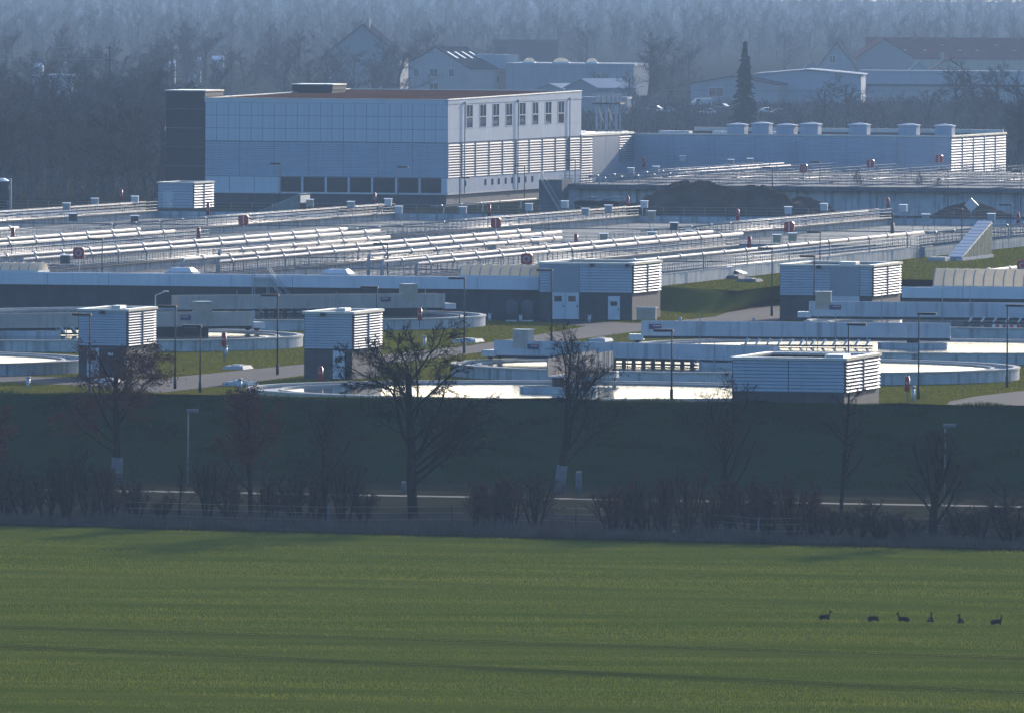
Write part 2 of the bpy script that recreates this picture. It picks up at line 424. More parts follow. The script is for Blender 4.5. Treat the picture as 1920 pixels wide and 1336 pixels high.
# tall dry grass on the verge
def blades(name, n, xr, yf, z, hmin, hmax, wd, m, seed, lean=.25):
    g = np.random.default_rng(seed)
    x = g.uniform(xr[0], xr[1], n); q = g.random(n)
    y = np.array([yf(a_, b_) for a_, b_ in zip(x, q)])
    h = g.uniform(hmin, hmax, n) * (.55 + .45 * np.sin(x * .9 + y * .4) * np.sin(x * .23 + 1.7)); h = np.clip(h, .15, None)
    an = g.uniform(0, math.pi, n); lx = g.normal(0, lean, n) * h; ly = g.normal(0, lean, n) * h
    v = np.zeros((n, 3, 3)); dx = np.cos(an) * wd / 2; dy = np.sin(an) * wd / 2
    v[:, 0] = np.stack([x - dx, y - dy, np.full(n, z)], 1); v[:, 1] = np.stack([x + dx, y + dy, np.full(n, z)], 1)
    v[:, 2] = np.stack([x + lx, y + ly, z + h], 1)
    return tri_mesh(name, v.reshape(-1, 3), m)
def tri_mesh(name, v, m):
    n = len(v) // 3
    me = bpy.data.meshes.new(name); me.vertices.add(len(v)); me.vertices.foreach_set('co', np.ascontiguousarray(v, dtype=np.float32).ravel())
    me.loops.add(3 * n); me.loops.foreach_set('vertex_index', np.arange(3 * n, dtype=np.int32))
    me.polygons.add(n); me.polygons.foreach_set('loop_start', np.arange(0, 3 * n, 3, dtype=np.int32))
    try: me.polygons.foreach_set('loop_total', np.full(n, 3, dtype=np.int32))
    except Exception: pass
    me.update(calc_edges=True); me.materials.append(M[m])
    return me
me = blades('dry_grass', 60000, (-48, 48), lambda x, q: f_edge(x) - .4 + 24 * q ** 1.5, ZF + .1, .5, 1.15, .05, 'dry_grass', 5)
o = stuff(inst('dry_grass', me)); tag(o, 'tall dry greyish grass along the edge of the wheat field', 'grass')

# young wheat as blades over the visible field, thinner along the tramlines
def blade_field(name, x, y, z, h, wd, m, seed, lean=.3):
    g = np.random.default_rng(seed); n = len(x); an = g.uniform(0, math.pi, n); hh = h * g.uniform(.65, 1.25, n)
    lx = g.normal(0, lean, n) * hh; ly = g.normal(0, lean, n) * hh; w2 = wd * g.uniform(.6, 1.2, n) / 2; dx = np.cos(an) * w2; dy = np.sin(an) * w2
    v = np.zeros((n, 3, 3)); v[:, 0] = np.stack([x - dx, y - dy, z], 1); v[:, 1] = np.stack([x + dx, y + dy, z], 1); v[:, 2] = np.stack([x + lx, y + ly, z + hh], 1)
    return stuff(inst(name, tri_mesh(name, v.reshape(-1, 3), m)))
gr = np.random.default_rng(21); N = 420000
d_ = np.sqrt(gr.uniform(700.0 ** 2, 965.0 ** 2, N)); x_ = gr.uniform(-1, 1, N) * (d_ * 990 / FPX + 2); y_ = d_ + CAMY
ea, eb = f_edge(0), f_edge(1) - f_edge(0); t_ = y_ - KF * x_
band = .5 + .5 * np.sin(t_ / 1.9 + ph[0] + .6 * np.sin(x_ * .013)) * np.sin(t_ / 7.3 + ph[1] + .4 * np.sin(x_ * .02)) + .25 * np.sin(t_ / 15.0 + ph[4])
keep = (y_ < ea + eb * x_ + .3) & (gr.random(N) < .58 + .30 * band + .12 * np.sin(t_ / .55 + .8 * np.sin(x_ * .05)))
for fy in TRAM:
    f0, f1 = fy(0), fy(1) - fy(0)
    for off in (0, 1.8): keep &= np.abs(y_ - (f0 + f1 * x_) - off) > .26
x_, y_, band = x_[keep], y_[keep], band[keep]
tag(blade_field('young_wheat', x_, y_, np.full(len(x_), ZF - .03), .105 + .035 * band, .045, 'wheat_blade', 22), 'short green winter wheat covering the field', 'wheat')

# asphalt paths of the yard
PATHS = []
def poly(name, pts, m, z=.015):
    mb = MB(); q = [G(x, y, z) for x, y in pts]; PATHS.append([(p.x, p.y) for p in q])
    mb.add([(p.x, p.y, z) for p in q], [tuple(range(len(q)))]); return struct(mb.build(name, m))
poly('path', [(-60, 702), (150, 708), (290, 710), (420, 697), (570, 682), (720, 665), (880, 648), (1000, 629), (1100, 612), (1000, 602), (840, 597), (840, 590), (1010, 598), (1190, 606),
              (1250, 603), (1340, 594), (1452, 557), (1545, 540), (1560, 548), (1475, 600), (1400, 612), (1190, 622), (1050, 640), (880, 663), (720, 682), (570, 703), (420, 722), (300, 735), (150, 722), (-60, 712)], 'asphalt')
poly('path', [(1925, 731), (1830, 742), (1780, 752), (1760, 775), (1925, 785)], 'asphalt', .03)

# lawns of the yard and the grass of the bank
def inside(px_, py_, P):
    r = np.zeros(len(px_), bool); j = len(P) - 1
    for i in range(len(P)):
        (xi, yi), (xj, yj) = P[i], P[j]
        r ^= ((yi > py_) != (yj > py_)) & (px_ < (xj - xi) * (py_ - yi) / (yj - yi + 1e-12) + xi); j = i
    return r
N = 300000; d_ = np.sqrt(gr.uniform(1055.0 ** 2, 1420.0 ** 2, N)); x_ = gr.uniform(-1, 1, N) * (d_ * 985 / FPX + 2); y_ = d_ + CAMY
keep = y_ > f_crest(0) + (f_crest(1) - f_crest(0)) * x_ + 12.5
for P in PATHS: keep &= ~inside(x_, y_, P)
x_, y_ = x_[keep], y_[keep]
tag(blade_field('lawn', x_, y_, np.full(len(x_), -.01), .075, .09, 'lawn_blade', 23, .5), 'short yellowish lawn between the tanks and huts', 'lawn')
N = 70000; x_ = gr.uniform(-46, 46, N); q_ = gr.random(N) ** .8; c0 = f_crest(0) + (f_crest(1) - f_crest(0)) * x_; b0 = f_bot(0) + (f_bot(1) - f_bot(0)) * x_
y_ = b0 + (c0 + 1.5 - b0) * q_; zb_ = ZF + .12 + (ZC - ZF - .12) * np.clip(q_ * (c0 + 1.5 - b0) / (c0 - b0), 0, 1) - .02
tuft = .12 + .26 * np.clip(np.sin(x_ * .7 + 3 * np.sin(y_ * .5)) * np.sin(x_ * .19 + y_ * .3), 0, 1)
tag(blade_field('bank_grass', x_, y_, zb_, tuft, .07, 'bank_blade', 24, .45), 'dark grass on the shaded bank', 'grass')

# raised grass terrace in front of the long basin wall on the right
ZT = 2.0
wallw, wallu = L(1290, 531, ZT)
RWALL = wallw                     # plant-frame w of the right wall of the aeration basins
def wall_u(px, z=ZT): return u_at(px, RWALL, z, wallu - 150, 1600)
tp = [wp(RWALL, wall_u(1236), ZT)] + [G(x, y, ZT) for x, y in ((1385, 546), (1500, 531), (1700, 524), (2050, 530))]
to = [wp(RWALL - .5, wall_u(1225), 0)] + [G(x, y, 0) for x, y in ((1340, 596), (1458, 560), (1562, 550), (2050, 566))]
far = [wp(RWALL, wall_u(2300), ZT), wp(RWALL + 120, wall_u(2300), ZT)]
mb = MB()
tops = tp + [far[1], far[0]]
mb.add([tuple(p) for p in tops], [tuple(range(len(tops)))])
struct(mb.build('grass_terrace', 'grass'))
def chaikin(P):
    out = [P[0]]
    for a_, b_ in zip(P[:-1], P[1:]): out += [a_.lerp(b_, .25), a_.lerp(b_, .75)]
    return out + [P[-1]]
tq, oq = chaikin(chaikin(tp)), chaikin(chaikin(to)); mb = MB(); n = len(tq); K = 10
for k in range(K + 1):
    t = k / K; zs = t * t * (3 - 2 * t)
    for a_, b_ in zip(oq, tq):
        q = a_.lerp(b_, t); mb.v.append((q.x, q.y, ZT * zs + (.012 if k == K else 0) + rng.uniform(-.04, .04) * (0 < k < K)))
for k in range(K):
    for i in range(n - 1): mb.f.append((k*n+i, k*n+i+1, (k+1)*n+i+1, (k+1)*n+i))
struct(mb.build('grass_slope', 'grass', smooth=True))
N = 60000; x_ = gr.uniform(8, 62, N); y_ = gr.uniform(225, 560, N); P = [(p.x, p.y) for p in tops]; keep = inside(x_, y_, P)
for _ in (0,): x_, y_ = x_[keep], y_[keep]
tag(blade_field('terrace_grass', x_, y_, np.full(len(x_), ZT - .01), .09, .10, 'lawn_blade', 25, .5), 'short grass on the raised terrace at the right', 'lawn')
# ------------------------------------------------------------------ buildings of the plant
mat('brick_plinth', (.070, .070, .074), .85, 0, .15, 1.5, streak=.12)
def louvre(length, height, pitch, ax, mt='louvre', out=.13, fine=False):
    """one bay of sloping slats; ax 'y' = faces right (+x), ax 'x' = faces the viewer (-y)"""
    mb = MB(); n = max(2, int(round(height / pitch))); p = height / n
    sg = 1 if ax == 'y' else -1
    for i in range(n):
        z = i * p
        prof = [(sg*.02, z + p*.62), (sg*out, z + p*.12), (sg*out, z + p*.02), (sg*.02, z + p*.48)]
        if mt == 'cladding_ribbed': prof = [(sg*.0, z + p*.98), (sg*.05, z + p*.80), (sg*.06, z + p*.20), (sg*.0, z + p*.06)]
        mb.extr(prof, ax, 0, length)
    return mb.mesh('louvre_panel', mt)
def bays(root, ax, a0, a1, n, z0, z1, pitch, off, gap=.12, name='louvre_panel', mt='louvre'):
    step = (a1 - a0) / n; me = louvre(step - gap, z1 - z0, pitch, ax, mt)
    for i in range(n):
        q = a0 + i * step + gap / 2
        inst(name, me, root, (q, off, z0) if ax == 'x' else (off, q, z0))
def mullions(root, a0, a1, n, z0, z1, off, out=.22, wd=.16, ends=True, m='cabinet'):
    me = MB().box(0, out, -wd / 2, wd / 2, z0, z1).mesh('mullion', m)
    for k in range(n + 1):
        if not ends and k in (0, n): continue
        inst('mullion', me, root, (off, a0 + (a1 - a0) * k / n, 0))
def downpipes(root, xs_, ax, off, z0, z1, r=.09):
    for q in xs_:
        mb = MB()
        p = (q, off) if ax == 'x' else (off, q)
        mb.tube((p[0], p[1], z0), (p[0], p[1], z1), r, n=6); mb.box(p[0]-.16, p[0]+.16, p[1]-.16, p[1]+.16, z1-.1, z1+.25)
        mb.build('downpipe', 'cabinet', root)

# --- process hall
w1, u1 = L(838, 388); wl = w_at(384, u1, 0); HW = w1 - wl; HD = u_at(1088, w1, 0, u1) - u1
zz = lambda y: z_at(w1, u1, y)
Z0, Z1, Z2, Z3 = zz(364.5), zz(334), zz(270), zz(188)
hall = thing('process_hall', 'large white clad process hall with reddish planted roof and row of tall windows', 'building', wl, u1)
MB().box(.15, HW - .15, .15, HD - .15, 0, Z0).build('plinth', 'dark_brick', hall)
MB().box(0, HW, 0, HD, Z0, Z3 - .5).build('core', 'joint', hall)
MB().box(-.1, HW + .1, -.1, .0, Z0 - .12, Z0 + .12).build('base_trim', 'white_metal', hall)
MB().box(HW, HW + .1, .0, HD, Z0 - .12, Z0 + .12).build('base_trim', 'white_metal', hall)
# upper front: panels in three rows
nC, nR = 21, 3; cw = HW / nC; zt = Z3 - .55; rh = (zt - Z2 - .15) / nR
pm = MB().box(.035, cw - .035, -.06, .05, .03, rh - .03).mesh('panel', 'cladding')
for r in range(nR):
    for c in range(nC): inst('panel', pm, hall, (c * cw, 0, Z2 + .15 + r * rh))
MB().box(-.05, HW + .0, -.12, .1, zt, Z3).build('parapet', 'cladding', hall)
MB().box(-.05, .35, .1, HD, zt, Z3 - .01).build('parapet', 'cladding', hall)
RS = .55                          # the roof rises a little towards the back
def yprism(x0, x1, y0, y1, za, zb, ra, rb):
    """box between x0..x1 whose bottom is flat at za and top runs from ra (y0) to rb (y1)"""
    return MB().add([(x0,y0,za),(x1,y0,za),(x1,y1,zb),(x0,y1,zb),(x0,y0,ra),(x1,y0,ra),(x1,y1,rb),(x0,y1,rb)], [(0,3,2,1),(4,5,6,7),(0,1,5,4),(1,2,6,5),(2,3,7,6),(3,0,4,7)])
yprism(HW - .35, HW + .12, -.12, HD, zt, zt, Z3, Z3 + RS).build('parapet', 'cladding', hall)
yprism(.35, HW - .35, HD - .35, HD, zt, zt, Z3 + RS, Z3 + RS).build('parapet', 'cladding', hall)
MB().box(-.15, HW + .2, -.2, .25, Z3 + .01, Z3 + .10).build('coping', 'roof_metal', hall)
yprism(-.15, .4, .25, HD, Z3, Z3 + RS, Z3 + .11, Z3 + RS + .11).build('coping', 'roof_metal', hall)
yprism(HW - .3, HW + .2, .25, HD, Z3 + .002, Z3 + RS + .002, Z3 + .112, Z3 + RS + .112).build('coping', 'roof_metal', hall)
yprism(.4, HW - .3, HD - .35, HD + .1, Z3 + RS, Z3 + RS, Z3 + RS + .11, Z3 + RS + .11).build('coping', 'roof_metal', hall)
yprism(.4, HW - .3, .26, HD - .36, Z3 - .5, Z3 - .5, Z3 + .0, Z3 + RS - .02).build('planted_roof', 'sedum', hall)
# lower front: ribbed cladding in bays, dark seam above
bays(hall, 'x', 0, HW, 7, Z1, Z2, .31, -.01, .07, 'ribbed_panel', 'cladding_ribbed')
# ground floor strip: white panels then a band of windows
xw = lambda px: w_at(px, u1, Z0) - wl
e0 = xw(523)
for i in range(3):
    MB().box(.05 + e0 * i / 3, e0 * (i + 1) / 3 - .06, -.05, .05, Z0 + .12, Z1 - .06).build('panel', 'cladding', hall)
wx = [523, 565, 609, 652, 696, 741, 785, 829]
for i in range(7):
    a_, b_ = xw(wx[i]), xw(wx[i + 1])
    fr = MB().box(a_, a_ + .28, -.1, .04, Z0 + .12, Z1 - .05).build('window', 'cladding', hall)
    MB().box(a_ + .29, b_ - .01, -.03, .03, Z0 + .12, Z1 - .1).build('pane', 'glass_dark', fr)
MB().box(HW - .8, HW + .05, -.08, .04, Z0 + .13, Z1 - .05).build('panel', 'cladding', hall)
# right face: smooth upper wall with eight windows
uy = lambda px, z=Z2: u_at(px, w1, z, u1) - u1
wins = [(873, 886), (898, 911), (922.5, 935.5), (947, 960), (972, 985), (997, 1009), (1021, 1033.5), (1045, 1057.5)]
wz0, wz1 = z_at(w1, u1 + uy(880), 240.5), z_at(w1, u1 + uy(880), 196)
def u2w(px): return (uy(px, Z2 + 3))
edges = [0] + [q for p in wins for q in (u2w(p[0]), u2w(p[1]))] + [HD]
for i in range(0, len(edges) - 1, 2):
    MB().box(HW + .0, HW + .06, edges[i], edges[i + 1], wz0, wz1).build('wall_panel', 'cladding', hall)
for k in range(6):
    MB().box(HW, HW + .062, HD * k / 6 + .04, HD * (k + 1) / 6, Z2 + .15, wz0 - .02).build('wall_panel', 'cladding', hall)
    MB().box(HW, HW + .062, HD * k / 6 + .04, HD * (k + 1) / 6, wz1 + .02, zt).build('wall_panel', 'cladding', hall)
for a_, b_ in wins:
    y0, y1 = u2w(a_), u2w(b_); zm = wz0 + (wz1 - wz0) * .46
    mb = MB().box(HW - .02, HW + .10, y0, y0 + .35, wz0, wz1).box(HW - .02, HW + .10, y1 - .35, y1, wz0, wz1).box(HW - .02, HW + .1, y0 + .35, y1 - .35, zm - .07, zm + .07)
    mb.box(HW - .02, HW + .1, y0 + .35, y1 - .35, wz0, wz0 + .1).box(HW - .02, HW + .1, y0 + .35, y1 - .35, wz1 - .1, wz1).box(HW-.02, HW+.1, (y0+y1)/2-.12, (y0+y1)/2+.12, zm + .07, wz1 - .1)
    fr = mb.build('window', 'cladding', hall)
    MB().box(HW - .04, HW + .03, y0 + .36, y1 - .36, wz0 + .11, zm - .08).build('pane', 'glass_dark', fr)
    MB().box(HW - .04, HW + .03, y0 + .36, y1 - .36, zm + .08, wz1 - .11).build('pane', 'glass_dark', fr)
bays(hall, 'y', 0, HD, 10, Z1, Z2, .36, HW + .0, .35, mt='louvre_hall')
MB().box(HW, HW + .05, 0, HD, Z0 + .13, Z1 - .05).build('ribbed_panel', 'cladding_ribbed', hall)
mullions(hall, 0, HD, 10, Z1, Z2, HW, .17, .2, True, 'cladding_ribbed')
for px in (870, 908, 921, 933, 946, 958, 971, 983, 996):
    y0 = uy(px, Z0 + 1)
    MB().box(HW + .03, HW + .09, y0, y0 + 1.1, Z0 + .9, Z1 - .5).build('window', 'glass_dark', hall)
downpipes(hall, [uy(868), uy(968), uy(1065)], 'y', HW + .25, Z0, zt)
# --- stair towers at the hall's left side
def tower(label, pl, pr, ytop, u0, depth, zc):
    wa, wb = w_at(pl, u0, 10), w_at(pr, u0, 10); h = z_at(wa, u0, ytop); W = wb - wa
    t = thing('stair_tower', label, 'tower', wa, u0)
    MB().box(0, W, 0, depth, 0, h - .8).build('wall', 'dark_wall', t)
    MB().box(-.05, W + .1, -.05, depth + .05, h - .8, h - .15).build('parapet', 'dark_wall', t)
    MB().box(-.15, W + .2, -.15, depth + .15, h - .15, h + .02).build('roof', 'roof_metal', t)
    for k in range(1, 6): MB().box(-.03, W + .03, -.03, .0, h * k / 6, h * k / 6 + .05).build('joint_strip', 'joint', t)
    return t
tower('tall dark stair tower at the left end of the white hall', 311, 383, 169, u1 + 1.2, 11.5, 0)
tower('dark stair tower rising behind the planted hall roof', 548, 622, 157.5, u1 + HD * .62, 9, 0)
# --- connecting wing and low hall
uE = u_at(1187, w1, 0, u1); wD = uE - (u1 + HD)
wing = thing('connecting_wing', 'low louvred wing joining the white hall to the long blue-grey hall', 'building', w1 - 14, u1 + HD + .02)
zw = z_at(w1, uE, 251)
MB().box(0, 14, 0, wD, 0, zw).build('core', 'joint', wing)
MB().box(-.1, 14.15, 0, wD, zw, zw + .3).build('coping', 'roof_metal', wing)
ya = u_at(1110, w1, 5, u1) - (u1 + HD); yb = u_at(1160, w1, 5, u1) - (u1 + HD)
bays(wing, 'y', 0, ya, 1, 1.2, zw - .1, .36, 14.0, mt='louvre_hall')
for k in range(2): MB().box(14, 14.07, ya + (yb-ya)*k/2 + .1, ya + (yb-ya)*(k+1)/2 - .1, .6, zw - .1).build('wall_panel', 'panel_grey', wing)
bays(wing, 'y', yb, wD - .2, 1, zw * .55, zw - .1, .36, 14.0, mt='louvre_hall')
MB().box(14, 14.07, yb + .1, wD - .2, .6, zw * .54).build('wall_panel', 'panel_grey', wing)
for q in (3, 7, 11): MB().box(q - 1.4, q + 1.4, 4, 12, zw + .3, zw + .75).build('skylight', 'letter_white', wing)
LW = w_at(1782, uE, 4) - w1; LD = u_at(1885, w1 + LW, 4, uE) - uE
low = thing('filter_hall', 'long low blue-grey hall with louvred end and seven box vents on its roof', 'building', w1 + .02, uE)
zl = z_at(w1 + LW, uE, 256)
MB().box(0, LW, 0.02, LD, 0, zl - .15).build('core', 'joint', low)
for a_, b_ in ((1187, 1492), (1492, 1682), (1682, 1782)):
    xa, xb = w_at(a_, uE, 4) - w1, w_at(b_, uE, 4) - w1
    nb = max(1, int((xb - xa) / 6)); me = louvre((xb - xa) / nb - .05, zl - .4, .26, 'x', 'cladding_ribbed', .07)
    for k in range(nb): inst('ribbed_panel', me, low, (xa + (xb - xa) * k / nb + .03, .0, .2))
bays(low, 'y', 0, LD, 5, .4, zl - .25, .40, LW, .5)
mullions(low, 0, LD, 5, .4, zl - .25, LW, .17, .2, False, 'cladding_ribbed')
MB().box(-.1, LW + .2, -.15, .3, zl - .15, zl + .1).build('coping', 'roof_metal', low)
MB().box(LW - .3, LW + .2, .3, LD, zl - .15, zl + .1).build('coping', 'roof_metal', low)
MB().box(-.1, LW - .3, LD - .5, LD, zl - .15, zl + .5).build('coping', 'roof_metal', low)
MB().box(.1, LW - .35, .35, LD - .55, zl - .15, zl - .08).build('roof', 'roof_dark', low)
downpipes(low, [w_at(1492, uE, 4) - w1, w_at(1682, uE, 4) - w1], 'x', -.25, .3, zl - 1.2)
for k, (a_, b_, yt) in enumerate(((1363, 1403, 231), (1409, 1449, 229), (1455, 1496, 232), (1500, 1541, 230), (1591, 1633, 231), (1684, 1726, 232), (1780, 1820, 233))):
    uv = uE + 2.5; bb = b_ - 8
    xa, xb = w_at(a_, uv, zl) - w1, w_at(bb, uv, zl) - w1
    if k == 6: xa -= 2.2; xb -= 2.2
    hv = z_at(w1 + xa, uv, yt) - zl; W = xb - xa
    mb = MB().box(0, W, 0, 3.0, 0, hv - .22)
    o = mb.build('roof_vent', 'cladding_ribbed', low); o.location = (xa, 2.5, zl - .1)
    mb = MB().add([(-.15, -.15, 0), (W + .15, -.15, 0), (W + .15, 3.15, 0), (-.15, 3.15, 0), (W / 2, 1.5, .26),
                   (-.15, -.15, -.14), (W + .15, -.15, -.14), (W + .15, 3.15, -.14), (-.15, 3.15, -.14)],
                  [(0, 1, 4), (1, 2, 4), (2, 3, 4), (3, 0, 4), (5, 6, 1, 0), (6, 7, 2, 1), (7, 8, 3, 2), (8, 5, 0, 3), (8, 7, 6, 5)])
    h_ = mb.build('vent_hood', 'cladding', o); h_.location = (0, 0, hv - .08)
for q in (2, 10, 16): 
    MB().box(q, q + 4.5, 9, 12, zl - .1, zl + .35).build('skylight', 'letter_white', low)

# --- steel frame tower behind the hall
wf, uf = w_at(1137, uE + 8, 8), uE + 8
fr = thing('exhaust_tower', 'slender steel exhaust frame with platform behind the white hall', 'steel tower', wf, uf)
zp, zt2, zb = z_at(wf, uf, 194), z_at(wf, uf, 176), z_at(wf, uf, 248)
for dx in (-1.45, 0, 1.45):
    MB().tube((dx, 0, 0), (dx, 0, zt2 - .3), .2, n=8).build('column', 'galv', fr)
    MB().tube((dx, 3, 0), (dx, 3, zt2 - .3), .16, n=8).build('column', 'galv', fr)
MB().box(-2.1, 2.1, -.4, 3.4, zp - .12, zp + .12).build('platform', 'dark_metal', fr)
MB().box(-2.2, 2.6, -.4, 3.4, zb - .1, zb + .25).build('platform', 'dark_metal', fr)
mb = MB()
for k in range(15):
    x = -2.1 + k * .3; mb.box(x - .04, x + .04, -.42, -.36, zp, zt2); mb.box(x - .04, x + .04, 3.34, 3.4, zp, zt2)
mb.box(-2.15, 2.15, -.45, -.35, zt2 - .08, zt2 + .08).box(-2.15, 2.15, 3.33, 3.43, zt2 - .08, zt2 + .08)
stuff(mb.build('guard_rail', 'galv', fr))
mb = MB()
for a_, b_ in ((-1.45, 0), (0, 1.45)): mb.tube((a_, 0, zb + .3), (b_, 0, zp - .2), .05, n=4).tube((b_, 0, zb + .3), (a_, 0, zp - .2), .05, n=4)
stuff(mb.build('bracing', 'galv', fr))

# --- small louvred huts
def hut(name, label, pl, pc, pr, yb, yt, ysplit, zb=0.0, doors=(), panels=(), pitch=.21, nright=2, recess=.35, cat='hut', sink=0.0, post=True, nfront=1):
    w0, u0 = L(pc, yb, zb); wl_ = w_at(pl, u0, zb); W = w0 - wl_; D = u_at(pr, w0, zb + 1, u0) - u0
    h = z_at(w0, u0, yt) - zb; zs = z_at(w0, u0, ysplit) - zb
    t = thing(name, label, cat, wl_, u0, zb)
    MB().box(.0, W, 0, D, -sink, zs).build('base_wall', 'brick_plinth', t)
    MB().box(-.02, W + .02, -.02, D + .02, zs, h - .2).build('core', 'louvre_backing', t)
    xs_ = [0] + [q for p in panels for q in (w_at(p[0], u0, zb + zs) - wl_, w_at(p[1], u0, zb + zs) - wl_)] + [W]
    for i in range(0, len(xs_) - 1, 2):
        if xs_[i + 1] - xs_[i] > .3: bays(t, 'x', xs_[i], xs_[i + 1], nfront, zs + .05, h - .22, pitch, -.03, .06, 'louvre_panel', 'cladding_ribbed')
    for i in range(1, len(xs_) - 1, 2): MB().box(xs_[i], xs_[i + 1], -.12, 0, zs + .05, h - .22).build('wall_panel', 'panel_grey', t)
    bays(t, 'y', 0, D, nright, zs + .05, h - .22, pitch, W + .03, .45)
    mullions(t, 0, D, nright, zs + .05, h - .22, W + .02, .18, .14, False, 'panel_grey')
    mb = MB(); rr = .45
    mb.box(-.15, W + .2, -.2, rr, h - .2, h).box(-.15, rr, rr, D - rr, h - .2, h).box(W - rr, W + .2, rr, D - rr, h - .2, h).box(-.15, W + .2, D - rr, D + .15, h - .2, h)
    mb.build('parapet', 'roof_metal', t)
    MB().box(rr, W - rr, rr, D - rr, h - .2, h - recess).build('roof', 'roof_metal', t) if recess < .2 else MB().box(rr, W - rr, rr, D - rr, h - .3 - recess, h - .2).build('roof', 'panel_grey', t)
    for (a_, b_, ytp, kind) in doors:
        xa, xb = w_at(a_, u0, zb + 1) - wl_, w_at(b_, u0, zb + 1) - wl_; hd = z_at(w0, u0, ytp) - zb
        nleaf = 2 if kind == 'double' else 1
        for k in range(nleaf):
            x0_, x1_ = xa + (xb - xa) * k / nleaf, xa + (xb - xa) * (k + 1) / nleaf
            dm = 'dark_metal' if kind == 'dark' else 'white_door'
            dr = MB().box(x0_ + .02, x1_ - .02, -.1, -.005, .05, hd).build('door', dm, t)
            if kind != 'dark' and kind != 'plain':
                wd = x1_ - x0_
                MB().box(x0_ + wd * .22, x1_ - wd * .25, -.13, -.1, hd * .60, hd * .78).build('door_window', 'glass_dark', dr)
            MB().box(x1_ - .22, x1_ - .12, -.15, -.1, hd * .42, hd * .48).build('handle', 'dark_metal', dr)
    return t, W, D, h, zs, u0, wl_
GH = 'louvred service huts'
hutA = hut('service_hut', 'small louvred hut with white door and dark doorway on the far left', 147, 237, 291, 708, 580, 650,
           doors=((163, 186, 653, 'single'), (187, 229, 655, 'dark')))
hutB = hut('service_hut', 'small louvred hut behind the red hydrant post, one white door', 570, 660, 715, 711, 585, 656, doors=((624, 647, 658, 'single'),))
hutC = hut('service_hut', 'widest louvred hut, without doors, on the edge of the bank', 1373, 1583, 1648, 756, 671, 737, zb=ZC, pitch=.25, sink=1.2, recess=.6, nfront=2)
hutD = hut('service_hut', 'louvred hut with white double doors and tan box beside it', 1011, 1185, 1238, 601, 493, 551,
           doors=((1034, 1086, 544, 'double'), (1140, 1163, 556, 'single')), panels=((1032, 1086),), pitch=.25)
hutE = hut('service_hut', 'louvred hut behind the furthest right scraper bridge', 1462, 1635, 1688, 602, 497, 557,
           doors=((1558, 1612, 549, 'plain'), ), panels=((1557, 1612),), pitch=.25, recess=.6)
hutF = hut('service_hut', 'small pale hut standing among the far basins left of the white hall', 296, 362, 400, 391, 342, 391.5, zb=1.6,
           doors=((306, 325, 360, 'plain'),), pitch=.34)
# security lamp and vent bits on the huts
for (t, W, D, h, zs, u0, wl_), fx in ((hutA, .45), (hutB, .35), (hutD, .55), (hutD, .93), (hutE, .4)):
    MB().box(W * fx, W * fx + .4, -.45, -.05, h - .35, h - .12).build('lamp', 'dark_metal', t)
t, W, D, h, zs, u0, wl_ = hutA
MB().box(W * .62, W * .72, -.14, -.06, zs * .72, zs * .80).build('notice', 'letter_white', t)
MB().box(W * .96, W * 1.0 - .02, -.09, -.005, zs * .45, zs * .75).build('notice', 'letter_white', t)
for (t, W, D, h, zs, u0, wl_) in (hutA, hutB, hutE):
    MB().box(W * .62, W * .80, 1.0, 3.2, h, h + .25).build('roof_hatch', 'roof_metal', t)
t, W, D, h, zs, u0, wl_ = hutC
MB().box(W * .80, W * .97, 1.0, 4.0, h, h + .2).build('roof_hatch', 'roof_metal', t)

# --- galleries in front of the basins: pale parapet band over a dark wall
def gallery(label, pl, pr, pref, yb, ytop, yband, depth):
    w0, u0 = L(pref, yb); wa, wb = w_at(pl, u0, 2), w_at(pr, u0, 2); W = wb - wa
    zt_ = z_at(w0, u0, ytop); zb_ = z_at(w0, u0, yband)
    t = thing('pump_gallery', label, 'building', wa, u0)
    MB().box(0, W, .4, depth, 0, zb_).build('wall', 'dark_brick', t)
    MB().box(0, W, .4, depth - .01, zb_, zt_ - .15).build('core', 'concrete', t)
    n = max(1, int(W / 5.5))
    for k in range(n): MB().box(W * k / n + .02, W * (k + 1) / n - .02, .12, .4, zb_, zt_).build('parapet_panel', 'parapet_white', t)
    MB().box(.0, W, .4, .7, zt_ - .15, zt_ + .02).build('coping', 'white_metal', t)
    return t, u0, zt_, zb_, wa
galL, guL, gzt, gzb, gwa = gallery('long pump gallery with pale parapet over dark wall, left of the double-door hut', -140, 1010, 900, 597, 520, 543, 9)
galR, guR, gztR, gzbR, gwaR = gallery('pump gallery with pale parapet at the right edge, beyond the huts', 1690, 2150, 1800, 608, 540, 560, 9)
